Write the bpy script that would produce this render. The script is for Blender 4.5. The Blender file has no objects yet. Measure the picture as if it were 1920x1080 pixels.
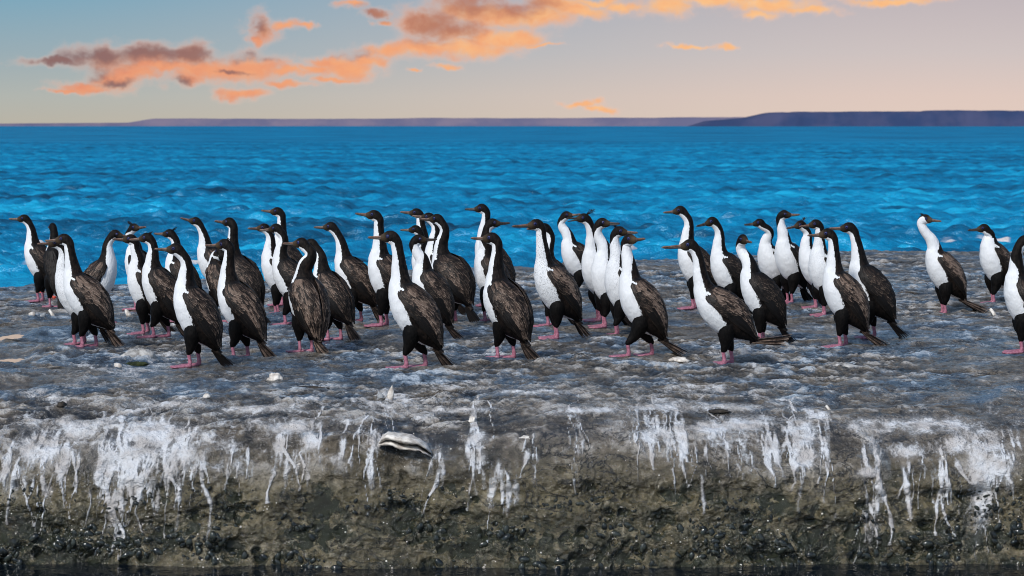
import bpy, math, random
import numpy as np
from mathutils import Vector, Matrix

rng = np.random.default_rng(11)
random.seed(11)
scene = bpy.context.scene
COL = scene.collection
rad = math.radians

# ------------------------------------------------------------------ camera
FPX = 4452.0            # focal length in pixels of the 1920 px wide photograph
CAM_H = 1.245
HOR = 235.0             # row of the horizon
PITCH = math.atan((540 - HOR) / FPX)
cam = bpy.data.cameras.new("camera")
cam.lens = FPX / 1920 * 36.0
cam.sensor_width = 36.0
cam.clip_start = 0.1
cam.clip_end = 30000
cam.dof.use_dof = True
cam.dof.focus_distance = 12.8
cam.dof.aperture_fstop = 7.5
camo = bpy.data.objects.new("camera", cam)
COL.objects.link(camo)
camo.location = (0, 0, CAM_H)
camo.rotation_euler = (rad(90) - PITCH, 0, 0)
scene.camera = camo

# ------------------------------------------------------------------ colour management
scene.view_settings.view_transform = 'Standard'
scene.view_settings.look = 'None'
scene.view_settings.exposure = 0.12
scene.view_settings.gamma = 1.0
scene.cycles.filter_width = 1.0


def s2l(r, g, b):
    f = lambda c: (c / 255 / 12.92) if c / 255 <= 0.04045 else ((c / 255 + 0.055) / 1.055) ** 2.4
    return (f(r), f(g), f(b), 1.0)


# ------------------------------------------------------------------ node helper
class NT:
    def __init__(self, tree):
        self.t = tree

    def n(self, typ, inp=None, **props):
        nd = self.t.nodes.new(typ)
        for k, v in props.items():
            setattr(nd, k, v)
        for k, v in (inp or {}).items():
            self.put(nd.inputs[k], v)
        return nd

    def put(self, sock, v):
        if isinstance(v, bpy.types.NodeSocket):
            self.t.links.new(v, sock)
        elif isinstance(v, bpy.types.Node):
            self.t.links.new(v.outputs[0], sock)
        else:
            if sock.type == 'RGBA' and not isinstance(v, (int, float)) and len(v) == 3:
                v = (*v, 1)
            sock.default_value = v

    def m(self, op, a, b=0.0, c=0.0, clamp=False):
        nd = self.n('ShaderNodeMath', {0: a, 1: b, 2: c}, operation=op)
        nd.use_clamp = clamp
        return nd.outputs[0]

    def vm(self, op, a, b=(0, 0, 0), c=(0, 0, 0)):
        nd = self.n('ShaderNodeVectorMath', {0: a, 1: b}, operation=op)
        if op == 'MULTIPLY_ADD':
            self.put(nd.inputs[2], c)
        return nd.outputs[1] if op in ('LENGTH', 'DOT_PRODUCT', 'DISTANCE') else nd.outputs[0]

    def mix(self, f, a, b, blend='MIX'):
        nd = self.n('ShaderNodeMix', data_type='RGBA', blend_type=blend)
        self.put(nd.inputs[0], f)
        self.put(nd.inputs[6], a)
        self.put(nd.inputs[7], b)
        return nd.outputs[2]

    def ss(self, v, a, b, to0=0.0, to1=1.0):
        nd = self.n('ShaderNodeMapRange', {0: v, 1: a, 2: b, 3: to0, 4: to1}, interpolation_type='SMOOTHSTEP')
        return nd.outputs[0]

    def noise(self, vec, scale, detail=3.0, rough=0.55, dist=0.0, out=0):
        nd = self.n('ShaderNodeTexNoise', {'Scale': scale, 'Detail': detail, 'Roughness': rough, 'Distortion': dist})
        if vec is not None:
            self.put(nd.inputs['Vector'], vec)
        return nd.outputs[out]

    def attr(self, name, out=2):
        return self.n('ShaderNodeAttribute', attribute_name=name).outputs[out]

    def ramp(self, f, stops):
        nd = self.n('ShaderNodeValToRGB', {0: f})
        e = nd.color_ramp.elements
        e[0].position, e[0].color = stops[0]
        e[1].position, e[1].color = stops[-1]
        for p, c in stops[1:-1]:
            x = e.new(p)
            x.color = c
        return nd.outputs[0]


# ------------------------------------------------------------------ sky
SUN_EL, SUN_AZ = rad(40), rad(212)      # compass style: clockwise from +Y (behind the camera, to its left)
world = bpy.data.worlds.new("World")
scene.world = world
world.use_nodes = True
wt = world.node_tree
wt.nodes.clear()
W = NT(wt)
gen = W.n('ShaderNodeTexCoord').outputs['Generated']
sep = W.n('ShaderNodeSeparateXYZ', {0: gen})
X, Y, Z = sep.outputs
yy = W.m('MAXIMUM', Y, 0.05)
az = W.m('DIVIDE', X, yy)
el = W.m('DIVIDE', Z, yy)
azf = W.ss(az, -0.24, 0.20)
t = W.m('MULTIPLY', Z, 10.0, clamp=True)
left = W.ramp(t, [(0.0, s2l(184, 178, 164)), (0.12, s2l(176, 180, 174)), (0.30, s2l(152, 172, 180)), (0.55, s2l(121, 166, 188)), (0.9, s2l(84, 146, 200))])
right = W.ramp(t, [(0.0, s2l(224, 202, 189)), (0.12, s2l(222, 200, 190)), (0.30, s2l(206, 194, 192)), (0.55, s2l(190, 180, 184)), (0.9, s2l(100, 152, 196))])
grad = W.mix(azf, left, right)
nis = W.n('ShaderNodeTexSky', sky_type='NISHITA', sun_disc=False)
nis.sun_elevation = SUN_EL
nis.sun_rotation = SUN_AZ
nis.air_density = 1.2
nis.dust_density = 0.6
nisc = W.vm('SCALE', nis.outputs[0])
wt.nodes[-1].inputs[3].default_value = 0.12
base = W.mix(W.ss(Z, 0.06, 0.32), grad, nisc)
# clouds: a bank of small cumulus low over the far shore (unit: 100 px of the photograph, direction space)
uv = W.n('ShaderNodeCombineXYZ', {0: W.m('MULTIPLY_ADD', az, FPX / 100, 9.6), 1: W.m('MULTIPLY_ADD', el, -FPX / 100, HOR / 100)}).outputs[0]
w1 = W.n('ShaderNodeTexNoise', {'Vector': uv, 'Scale': 1.6, 'Detail': 6.0, 'Roughness': 0.62}).outputs[1]
w1 = W.vm('SUBTRACT', w1, (0.5, 0.5, 0.5))
uvw = W.vm('MULTIPLY_ADD', w1, (0.95, 0.50, 0), uv)


def blobfield(lst, vec):
    cur = None
    for (cx, cy, rx, ry) in lst:
        rx, ry = rx * 1.32, ry * 1.42
        v = W.vm('MULTIPLY_ADD', vec, (100 / rx, 100 / ry, 0), (-cx / rx, -cy / ry, 0))
        d = W.vm('LENGTH', v)
        cur = d if cur is None else W.m('SMOOTH_MIN', cur, d, 0.3)
    return cur


CL = [(300, 128, 130, 12), (420, 138, 100, 18), (250, 140, 60, 14), (590, 128, 50, 8), (690, 118, 50, 12), (110, 118, 65, 8), (200, 108, 70, 22), (280, 105, 80, 22), (360, 107, 45, 22), (165, 165, 55, 10), (215, 150, 50, 22),
      (130, 172, 40, 4), (380, 135, 70, 18), (470, 128, 75, 24), (545, 134, 45, 10), (455, 176, 45, 10), (530, 160, 45, 6), (360, 152, 30, 10),
      (492, 56, 30, 26), (478, 82, 16, 12), (535, 48, 26, 10), (570, 48, 22, 5), (630, 116, 55, 10), (655, 128, 60, 22), (620, 150, 45, 6),
      (735, 98, 50, 16), (800, 92, 80, 16), (880, 88, 90, 20), (960, 70, 60, 18), (805, 45, 55, 28), (880, 20, 80, 26), (940, 30, 100, 22),
      (1010, 30, 70, 18), (1040, 8, 70, 18), (1120, 4, 60, 8), (1170, 14, 40, 8), (1245, 15, 50, 20), (1330, 4, 120, 12), (1440, 10, 90, 14),
      (1520, 22, 55, 8), (1420, 32, 40, 8), (1670, 3, 90, 7), (1285, 87, 42, 4), (1360, 92, 26, 5), (1085, 196, 34, 5), (1110, 192, 20, 7),
      (1130, 203, 28, 5), (655, 8, 30, 7), (710, 25, 30, 8), (720, 42, 20, 5), (773, 133, 18, 4), (835, 125, 24, 5), (1010, 86, 40, 3), (930, 70, 60, 16), (850, 60, 60, 20), (1090, 20, 60, 12)]
POOL_TINT = [(-40, -205, 330, 95), (0, -66, 120, 14), (700, -42, 160, 14)]   # unseen pale patches added to the sky so the pools reflect peach
GR = [(190, 104, 75, 14), (290, 100, 105, 14), (370, 104, 55, 12), (170, 134, 30, 12), (110, 118, 70, 12), (470, 108, 50, 5), (440, 137, 24, 3), (218, 156, 20, 6),
      (812, 45, 36, 24), (890, 6, 60, 20), (960, 10, 60, 16), (850, 55, 40, 14), (345, 155, 18, 6), (485, 50, 20, 14), (665, 103, 25, 5), (700, 25, 40, 12)]
d1 = blobfield(CL, uvw)
fine = W.noise(W.vm('MULTIPLY', uv, (0.6, 1.0, 1.0)), 3.4, 6.0, 0.58, 0.3)
d1 = W.m('ADD', d1, W.m('MULTIPLY', W.m('SUBTRACT', fine, 0.5), 1.1))
dens = W.ss(d1, 1.25, 0.12)
d2 = blobfield(GR, uvw)
d2 = W.m('ADD', d2, W.m('MULTIPLY', W.m('SUBTRACT', fine, 0.5), 1.1))
grey = W.ss(d2, 1.55, 0.15)
lit = W.ramp(W.m('ADD', W.m('MULTIPLY', fine, 0.6), W.m('MULTIPLY', W.ss(az, -0.2, 0.12), 0.45)),
             [(0.15, s2l(226, 142, 112)), (0.5, s2l(243, 168, 120)), (0.75, s2l(251, 192, 134)), (1.0, s2l(255, 214, 168))])
shade = W.mix(W.ss(az, -0.2, 0.02), s2l(126, 98, 100), s2l(184, 120, 98))
ccol = W.mix(W.m('MULTIPLY', grey, 0.90), lit, shade)
thin = W.mix(W.ss(dens, 0.0, 0.85), s2l(238, 196, 178), ccol)
cmask = W.m('MULTIPLY', W.m('MULTIPLY', dens, 0.97), W.ss(Y, 0.2, 0.4))
skyc = W.mix(cmask, base, thin)
pool_tint = W.m('MULTIPLY', W.ss(blobfield(POOL_TINT, uvw), 1.2, 0.5), W.ss(Y, 0.2, 0.4))
skyc = W.mix(W.m('MULTIPLY', pool_tint, 0.9), skyc, s2l(250, 222, 200))
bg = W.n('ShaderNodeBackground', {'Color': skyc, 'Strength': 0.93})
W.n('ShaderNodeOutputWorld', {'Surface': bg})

# ------------------------------------------------------------------ sun (a veiled, soft one)
sl = bpy.data.lights.new("sun", 'SUN')
sl.energy = 2.8
sl.angle = rad(10)
sl.color = (1.0, 0.97, 0.93)
so = bpy.data.objects.new("sun", sl)
COL.objects.link(so)
sd = Vector((math.sin(SUN_AZ) * math.cos(SUN_EL), math.cos(SUN_AZ) * math.cos(SUN_EL), math.sin(SUN_EL)))
so.rotation_euler = sd.to_track_quat('Z', 'Y').to_euler()
so.location = sd * 50


# ------------------------------------------------------------------ geometry helpers
def px_ray(px, py):
    u, v = (px - 960) / FPX, (540 - py) / FPX
    cp, sp = math.cos(PITCH), math.sin(PITCH)
    return np.array([u, cp + v * sp, v * cp - sp])


def px_ground(px, py, z=0.0):
    d = px_ray(px, py)
    k = (z - CAM_H) / d[2]
    return d[0] * k, d[1] * k


def tag(o, label=None, cat=None, group=None, kind=None):
    if label: o['label'] = label
    if cat: o['category'] = cat
    if group: o['group'] = group
    if kind: o['kind'] = kind
    return o


def mk(name, V, faces, mats, attrs=None, midx=None, parent=None, smooth=True):
    """V (n,3); faces: list of (k,m) int arrays; attrs {name: (n,)}; midx per face."""
    V = np.asarray(V, np.float32)
    me = bpy.data.meshes.new(name)
    me.vertices.add(len(V))
    me.vertices.foreach_set('co', V.ravel())
    faces = [np.asarray(f, np.int32) for f in faces if len(f)]
    tot = np.concatenate([np.full(len(f), f.shape[1], np.int32) for f in faces])
    loops = np.concatenate([f.ravel() for f in faces])
    me.loops.add(len(loops))
    me.loops.foreach_set('vertex_index', loops)
    me.polygons.add(len(tot))
    st = np.zeros(len(tot), np.int32)
    st[1:] = np.cumsum(tot)[:-1]
    me.polygons.foreach_set('loop_start', st)
    me.polygons.foreach_set('loop_total', tot)
    me.polygons.foreach_set('use_smooth', np.full(len(tot), smooth, bool))
    for m in (mats if isinstance(mats, (list, tuple)) else [mats]):
        me.materials.append(m)
    if midx is not None:
        me.polygons.foreach_set('material_index', np.asarray(midx, np.int32))
    for k, a in (attrs or {}).items():
        at = me.attributes.new(k, 'FLOAT', 'POINT')
        at.data.foreach_set('value', np.asarray(a, np.float32).ravel())
    me.update(calc_edges=True)
    me.validate()
    o = bpy.data.objects.new(name, me)
    COL.objects.link(o)
    if parent: o.parent = parent
    return o


def grid_faces(nr, nc, wrap=False, off=0):
    r = np.arange(nr - 1)[:, None]
    c = np.arange(nc if wrap else nc - 1)[None, :]
    c2 = (c + 1) % nc
    f = np.stack([r * nc + c, r * nc + c2, (r + 1) * nc + c2, (r + 1) * nc + c], -1).reshape(-1, 4)
    return f + off


class MB:
    """collects pieces of one mesh"""
    def __init__(self):
        self.V, self.F, self.M, self.A, self.n = [], [], [], {}, 0

    def add(self, V, F, mat=0, **attrs):
        V = np.asarray(V, float).reshape(-1, 3)
        for f in F:
            f = np.asarray(f)
            self.F.append(f + self.n)
            self.M.append(np.full(len(f), mat))
        for k in set(self.A) | set(attrs):
            a = attrs.get(k, 0.0)
            self.A.setdefault(k, [np.zeros(self.n)] if self.n else []).append(np.broadcast_to(np.asarray(a, float).ravel() if np.ndim(a) else a, (len(V),)))
        self.V.append(V)
        self.n += len(V)

    def build(self, name, mats, parent=None, smooth=True):
        return mk(name, np.concatenate(self.V), self.F, mats, {k: np.concatenate(v) for k, v in self.A.items()}, np.concatenate(self.M), parent, smooth)


def catmull(P, K):
    P = np.asarray(P, float)
    Q = np.vstack([2 * P[0] - P[1], P, 2 * P[-1] - P[-2]])
    out = []
    for i in range(len(P) - 1):
        p0, p1, p2, p3 = Q[i:i + 4]
        t = (np.arange(K) / K)[:, None]
        out.append(0.5 * (2 * p1 + (p2 - p0) * t + (2 * p0 - 5 * p1 + 4 * p2 - p3) * t ** 2 + (3 * p1 - p0 - 3 * p2 + p3) * t ** 3))
    out.append(P[-1:])
    return np.vstack(out)


def nrm(v):
    return v / np.maximum(np.linalg.norm(v, axis=-1, keepdims=True), 1e-9)


def loft(C, V, r1, r2, ns):
    """rings round the centre line C; V ventral hint per ring; r1 along V, r2 sideways. returns grid (nr,ns,3)"""
    T = nrm(np.gradient(C, axis=0))
    V = nrm(V - (V * T).sum(1, keepdims=True) * T)
    L = np.cross(V, T)
    th = np.arange(ns) / ns * 2 * np.pi
    G = C[:, None] + np.cos(th)[None, :, None] * V[:, None] * r1[:, None, None] + np.sin(th)[None, :, None] * L[:, None] * r2[:, None, None]
    return G, T, V, L


def tube(pts, rads, hint=(1, 0, 0), ns=10, K=4, flat=1.0):
    P = catmull(np.hstack([np.asarray(pts, float), np.asarray(rads, float)[:, None]]), K)
    C, r = P[:, :3], np.maximum(P[:, 3], 0.0005)
    G, *_ = loft(C, np.tile(np.asarray(hint, float), (len(C), 1)), r, r * flat, ns)
    nr = len(C)
    Vv = np.vstack([G.reshape(-1, 3), C[:1], C[-1:]])
    F = [grid_faces(nr, ns, True)]
    a = np.arange(ns)
    b = (a + 1) % ns
    F.append(np.stack([np.full(ns, nr * ns), b, a], 1))
    F.append(np.stack([np.full(ns, nr * ns + 1), (nr - 1) * ns + a, (nr - 1) * ns + b], 1))
    return Vv, F


# gradient noise in numpy
_perm = rng.permutation(256)
_perm = np.concatenate([_perm, _perm, _perm])
_g = nrm(rng.normal(size=(256, 3)))


def pnoise(x, y, z):
    xi, yi, zi = np.floor(x).astype(int), np.floor(y).astype(int), np.floor(z).astype(int)
    xf, yf, zf = x - xi, y - yi, z - zi
    xi &= 255; yi &= 255; zi &= 255
    f = lambda t: t * t * t * (t * (t * 6 - 15) + 10)
    u, v, w = f(xf), f(yf), f(zf)

    def g(dx, dy, dz):
        h = _perm[_perm[_perm[xi + dx] + yi + dy] + zi + dz]
        gr = _g[h]
        return gr[..., 0] * (xf - dx) + gr[..., 1] * (yf - dy) + gr[..., 2] * (zf - dz)
    l = lambda a, b, t: a + (b - a) * t
    return l(l(l(g(0, 0, 0), g(1, 0, 0), u), l(g(0, 1, 0), g(1, 1, 0), u), v),
             l(l(g(0, 0, 1), g(1, 0, 1), u), l(g(0, 1, 1), g(1, 1, 1), u), v), w)


def fbm(x, y, z, o=4, gain=0.5):
    s, a = 0, 1.0
    for i in range(o):
        s = s + a * pnoise(x + 17.3 * i, y + 5.1 * i, z + 9.7 * i)
        x, y, z, a = x * 2.03, y * 2.03, z * 2.03, a * gain
    return s


def sstep(a, b, x):
    t = np.clip((x - a) / (b - a), 0, 1)
    return t * t * (3 - 2 * t)


# ------------------------------------------------------------------ materials
def material(name):
    m = bpy.data.materials.new(name)
    m.use_nodes = True
    m.node_tree.nodes.clear()
    t = NT(m.node_tree)
    p = t.n('ShaderNodeBsdfPrincipled')
    t.n('ShaderNodeOutputMaterial', {'Surface': p})
    return m, t, p


def m_rock():
    m, t, p = material("rock")
    pos = t.n('ShaderNodeTexCoord').outputs['Object']
    face = t.attr("face")
    med = t.noise(t.vm('MULTIPLY', pos, (0.7, 0.6, 1.4)), 7.0, 5, 0.62, 0.4)
    fin = t.noise(t.vm('MULTIPLY', pos, (0.9, 0.6, 1.0)), 40.0, 5, 0.65, 0.3)
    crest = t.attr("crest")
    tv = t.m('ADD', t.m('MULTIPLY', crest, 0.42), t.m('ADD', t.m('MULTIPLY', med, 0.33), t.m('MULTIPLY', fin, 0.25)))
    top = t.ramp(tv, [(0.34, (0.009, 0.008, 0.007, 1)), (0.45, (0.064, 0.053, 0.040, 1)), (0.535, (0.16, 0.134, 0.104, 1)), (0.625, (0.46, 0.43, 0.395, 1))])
    sky_sheen = t.ramp(tv, [(0.34, (0.006, 0.009, 0.015, 1)), (0.45, (0.034, 0.055, 0.085, 1)), (0.535, (0.10, 0.150, 0.21, 1)), (0.625, (0.48, 0.55, 0.62, 1))])  # bluish sky reflection of the wet rock, painted into the base colour
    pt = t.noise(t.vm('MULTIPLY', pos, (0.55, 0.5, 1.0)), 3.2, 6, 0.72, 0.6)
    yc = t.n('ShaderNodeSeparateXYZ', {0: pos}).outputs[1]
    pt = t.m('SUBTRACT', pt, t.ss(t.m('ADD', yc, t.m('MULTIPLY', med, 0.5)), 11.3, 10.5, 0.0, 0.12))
    top = t.mix(t.ss(t.m('ADD', pt, t.m('MULTIPLY', t.attr('wet'), 0.05)), 0.50, 0.62), top, sky_sheen)
    fac = t.ramp(t.m('ADD', t.m('MULTIPLY', med, 0.6), t.m('MULTIPLY', fin, 0.4)),
                 [(0.35, (0.020, 0.019, 0.012, 1)), (0.45, (0.092, 0.076, 0.040, 1)), (0.55, (0.172, 0.142, 0.080, 1)), (0.70, (0.32, 0.28, 0.195, 1))])
    col = t.mix(face, top, fac)
    fl2 = t.noise(t.vm('MULTIPLY', pos, (0.75, 0.5, 1.0)), 110.0, 4, 0.7, 0.2)
    col = t.mix(t.m('MULTIPLY', t.ss(fl2, 0.56, 0.72), 0.55), col, (0.34, 0.33, 0.32, 1))
    crk = t.m('ABSOLUTE', t.m('SUBTRACT', t.noise(t.vm('MULTIPLY', pos, (0.6, 0.6, 1.1)), 9.0, 5, 0.62, 0.8), 0.5))
    col = t.mix(t.m('MULTIPLY', t.ss(crk, 0.035, 0.0), t.m('MULTIPLY', t.ss(t.noise(pos, 2.0, 3), .40, .60), 0.9)), col, (0.012, 0.012, 0.012, 1))
    vor = t.n('ShaderNodeTexVoronoi', {'Vector': t.vm('ADD', pos, t.vm('SCALE', t.noise(pos, 20.0, 2, 0.5, 0, 1))), 'Scale': 34.0}, feature='SMOOTH_F1').outputs[0]
    m.node_tree.nodes[-3].inputs[3].default_value = 0.04
    # greenish algae on the lower face, plus shade painted into the pits
    col = t.mix(t.m('MULTIPLY', t.attr("algae_shade"), t.ss(t.m('ADD', t.noise(pos, 22.0, 6, 0.7, 0.5), t.m('MULTIPLY', t.attr('algae_shade'), 0.07)), 0.46, 0.59)), col, t.mix(fin, (0.004, 0.006, 0.003, 1), (0.040, 0.044, 0.022, 1)))
    # bird droppings
    g1 = t.noise(t.vm('MULTIPLY', pos, (1.0, 0.7, 0.7)), 26.0, 6, 0.7, 0.6)
    g3 = t.noise(t.vm('MULTIPLY', pos, (1.0, 1.0, 0.8)), 85.0, 4, 0.65)
    g2 = t.noise(t.vm('MULTIPLY', pos, (0.8, 0.55, 1.0)), 4.5, 6, 0.70, 0.5)
    tg = t.m('ADD', t.m('MULTIPLY', g2, 0.8), t.m('ADD', t.m('MULTIPLY', g1, 0.45), t.m('MULTIPLY', g3, 0.15)))
    tg = t.m('ADD', tg, t.m('MULTIPLY', t.m('SUBTRACT', t.attr("topg"), 0.6), 0.16))
    tg = t.m('ADD', tg, t.m('MULTIPLY', t.m('SUBTRACT', crest, 0.5), 0.16))
    topm = t.m('MULTIPLY', t.ss(tg, 0.76, 0.88), t.m('SUBTRACT', 1.0, face))
    ga = t.attr("guano")
    gv = t.m('ADD', ga, t.m('ADD', t.m('MULTIPLY', t.m('SUBTRACT', g1, 0.5), 0.9), t.m('MULTIPLY', t.m('SUBTRACT', g3, 0.5), 0.6)))
    drip = t.m('MULTIPLY', t.ss(gv, 0.22, 0.62), t.ss(ga, 0.03, 0.22))
    wash = t.m('MULTIPLY', t.ss(t.m('ADD', ga, t.m('MULTIPLY', t.m('SUBTRACT', g2, 0.5), 1.2)), 0.10, 0.9), 0.42)
    gm = t.m('MAXIMUM', t.m('MULTIPLY', topm, 0.78), t.m('MAXIMUM', t.m('MULTIPLY', drip, 0.92), wash))
    gcol = t.mix(t.ss(t.noise(pos, 11.0, 4), 0.35, 0.65), (0.56, 0.53, 0.51, 1), (0.78, 0.80, 0.83, 1))
    col = t.mix(gm, col, gcol)
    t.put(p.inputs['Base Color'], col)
    wet = t.ss(t.noise(t.vm('MULTIPLY', pos, (0.5, 0.6, 1.0)), 3.6, 5, 0.66), 0.35, 0.48)
    wet = t.m('MAXIMUM', t.m('MULTIPLY', wet, t.attr("wet")), t.m('MULTIPLY', face, t.ss(t.noise(pos, 5.0, 3), 0.35, 0.6, 0.7, 1.0)))
    wet = t.m('MULTIPLY', wet, t.m('SUBTRACT', 1.0, t.m('MULTIPLY', gm, 0.8)))
    t.put(p.inputs['Roughness'], t.m('MULTIPLY_ADD', wet, -0.74, 0.84))
    t.put(p.inputs['Specular IOR Level'], t.m('MULTIPLY_ADD', wet, 0.65, 0.2))
    bh = t.m('ADD', t.m('MULTIPLY', med, 0.5), t.m('ADD', t.m('MULTIPLY', fin, 0.35), t.m('MULTIPLY', gm, 0.15)))
    bh = t.m('ADD', bh, t.m('ADD', t.m('MULTIPLY', fl2, 0.18), t.m('MULTIPLY', t.m('MULTIPLY', vor, face), -0.5)))
    b = t.n('ShaderNodeBump', {'Strength': 1.0, 'Distance': 0.055, 'Height': bh})
    t.put(p.inputs['Normal'], b)
    return m


def m_sea(dark=False):
    m, t, p = material("sea_water" if not dark else "dark_water")
    pos = t.n('ShaderNodeTexCoord').outputs['Object']
    sp = t.n('ShaderNodeSeparateXYZ', {0: pos})
    st = t.vm('MULTIPLY', pos, (0.8, 1.0, 1.0))
    if dark:
        t.put(p.inputs['Base Color'], (0.003, 0.006, 0.010, 1))
        p.inputs['Roughness'].default_value = 0.05
        h = t.noise(st, 3.0, 4, 0.6)
        t.put(p.inputs['Normal'], t.n('ShaderNodeBump', {'Strength': 0.5, 'Distance': 0.05, 'Height': h}))
        return m
    n1 = t.noise(st, 0.55, 5, 0.65, 0.3)
    n2 = t.noise(st, 2.6, 4, 0.6)
    bands = t.m('MULTIPLY', t.m('SUBTRACT', t.noise(t.vm('MULTIPLY', pos, (0.35, 1.0, 1.0)), 0.13, 4, 0.6), 0.5), 0.42)
    mixv = t.m('ADD', bands, t.m('ADD', t.m('MULTIPLY', n1, 0.45), t.m('ADD', t.m('MULTIPLY', n2, 0.25), t.m('MULTIPLY', t.noise(t.vm('MULTIPLY', pos, (0.45, 1.0, 1.0)), 0.45, 3, 0.6), 0.3))))
    near = t.ramp(mixv, [(0.34, (0.001, 0.038, 0.085, 1)), (0.45, (0.001, 0.140, 0.29, 1)), (0.53, (0.001, 0.235, 0.455, 1)), (0.63, (0.010, 0.40, 0.66, 1))])
    n3 = t.noise(t.vm('MULTIPLY', pos, (0.10, 0.22, 1.0)), 0.5, 5, 0.66, 0.2)
    far = t.mix(t.ss(n3, .38, .60), (0.001, 0.085, 0.19, 1), (0.002, 0.22, 0.42, 1))
    lg = t.m('LOGARITHM', t.m('MAXIMUM', sp.outputs[1], 1.0), 10.0)
    col = t.mix(t.ss(lg, 1.7, 2.9), near, far)
    h = t.m('ADD', t.m('MULTIPLY', t.noise(st, 3.4, 6, 0.66), 1.0), t.m('MULTIPLY', t.noise(st, 0.8, 3), 1.6))
    col = t.mix(t.ss(t.attr('foam'), 0.25, 0.7), col, (0.72, 0.66, 0.63, 1))
    bp = t.n('ShaderNodeBump', {'Strength': 0.85, 'Distance': 0.15, 'Height': h}).outputs[0]
    df = t.n('ShaderNodeBsdfDiffuse', {'Color': col, 'Normal': bp})
    gl = t.n('ShaderNodeBsdfGlossy', {'Color': (0.55, 0.85, 1.0, 1), 'Roughness': 0.22, 'Normal': bp})
    mx = t.n('ShaderNodeMixShader', {0: 0.10, 1: df.outputs[0], 2: gl.outputs[0]})
    outn = [x for x in m.node_tree.nodes if x.type == 'OUTPUT_MATERIAL'][0]
    m.node_tree.links.new(mx.outputs[0], outn.inputs[0])
    m.node_tree.nodes.remove(p)
    return m


def m_plumage():
    m, t, p = material("plumage")
    pos = t.n('ShaderNodeTexCoord').outputs['Object']
    oi = t.n('ShaderNodeObjectInfo')
    cs = t.n('ShaderNodeSeparateColor', {0: oi.outputs['Color']})
    brown, speck = cs.outputs[0], cs.outputs[1]
    pos = t.vm('ADD', pos, t.vm('MULTIPLY', t.n('ShaderNodeCombineXYZ', {0: oi.outputs['Random'], 1: oi.outputs['Random']}).outputs[0], (37, 91, 0)))
    n = t.noise(t.vm('MULTIPLY', pos, (1, 1, 0.45)), 90.0, 3, 0.6)
    wv = t.m('ADD', t.attr("white"), t.m('MULTIPLY', t.m('SUBTRACT', n, 0.5), 0.42))
    wm = t.ss(wv, -0.03, 0.05)
    spn = t.noise(t.vm('MULTIPLY', pos, (1, 1, 0.5)), 190.0, 2, 0.5)
    spm = t.m('MULTIPLY', t.ss(spn, 0.52, 0.68), t.m('MULTIPLY', speck, 0.75))
    wm = t.m('MULTIPLY', wm, t.m('SUBTRACT', 1.0, spm))
    st = t.noise(t.vm('MULTIPLY', pos, (1, 1, 0.5)), 46.0, 4, 0.65)
    dark = t.mix(t.ss(st, 0.35, 0.7), (0.002, 0.0019, 0.002, 1), (0.007, 0.0055, 0.005, 1))
    brn = t.mix(t.ss(st, 0.35, 0.7), (0.003, 0.0022, 0.002, 1), (0.026, 0.017, 0.013, 1))
    dk = t.mix(t.m('MULTIPLY', brown, t.attr("dors")), dark, brn)
    dk = t.mix(t.m('MULTIPLY', t.attr("facem"), t.m('MULTIPLY_ADD', brown, 0.5, 0.2)), dk, (0.11, 0.075, 0.045, 1))
    wh = t.mix(t.noise(pos, 30.0, 3), (0.70, 0.72, 0.74, 1), (0.86, 0.87, 0.88, 1))
    t.put(p.inputs['Base Color'], t.mix(wm, dk, wh))
    p.inputs['Roughness'].default_value = 0.6
    p.inputs['Specular IOR Level'].default_value = 0.12
    t.put(p.inputs['Normal'], t.n('ShaderNodeBump', {'Strength': 0.55, 'Distance': 0.006, 'Height': t.m('ADD', st, n)}))
    return m


def m_feather():
    m, t, p = material("feather")
    pos = t.n('ShaderNodeTexCoord').outputs['Object']
    oi = t.n('ShaderNodeObjectInfo')
    brown = t.n('ShaderNodeSeparateColor', {0: oi.outputs['Color']}).outputs[0]
    tone, edge = t.attr("tone"), t.attr("edge")
    n = t.noise(pos, 130.0, 3, 0.6)
    n2 = t.noise(pos, 17.0, 4, 0.65)
    tn = t.m('MULTIPLY', tone, t.ss(n2, 0.30, 0.66, 0.35, 1.2))
    tn = t.m('MULTIPLY', tn, brown)
    col = t.ramp(tn, [(0.0, (0.004, 0.0035, 0.0035, 1)), (0.28, (0.013, 0.009, 0.007, 1)), (0.6, (0.055, 0.036, 0.027, 1)), (1.0, (0.16, 0.112, 0.085, 1))])
    em = t.ss(t.m('ADD', edge, t.m('MULTIPLY', t.m('SUBTRACT', n, 0.5), 0.5)), 0.58, 0.88)
    em = t.m('MULTIPLY', em, t.m('MULTIPLY', tn, 1.15, clamp=True))
    col = t.mix(em, col, (0.31, 0.235, 0.185, 1))
    col = t.mix(t.ss(t.attr("wbar"), 0.5, 0.6), col, (0.75, 0.77, 0.78, 1))
    t.put(p.inputs['Base Color'], col)
    p.inputs['Roughness'].default_value = 0.5
    p.inputs['Specular IOR Level'].default_value = 0.2
    t.put(p.inputs['Normal'], t.n('ShaderNodeBump', {'Strength': 0.4, 'Distance': 0.004, 'Height': n}))
    return m


def m_simple(name, c1, c2, scale, rough, spec=0.4, bump=0.0, dist=0.01):
    m, t, p = material(name)
    pos = t.n('ShaderNodeTexCoord').outputs['Object']
    n = t.noise(pos, scale, 4, 0.6)
    t.put(p.inputs['Base Color'], t.mix(t.ss(n, 0.35, 0.65), (*c1, 1), (*c2, 1)))
    p.inputs['Roughness'].default_value = rough
    p.inputs['Specular IOR Level'].default_value = spec
    if bump:
        t.put(p.inputs['Normal'], t.n('ShaderNodeBump', {'Strength': bump, 'Distance': dist, 'Height': n}))
    return m


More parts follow.
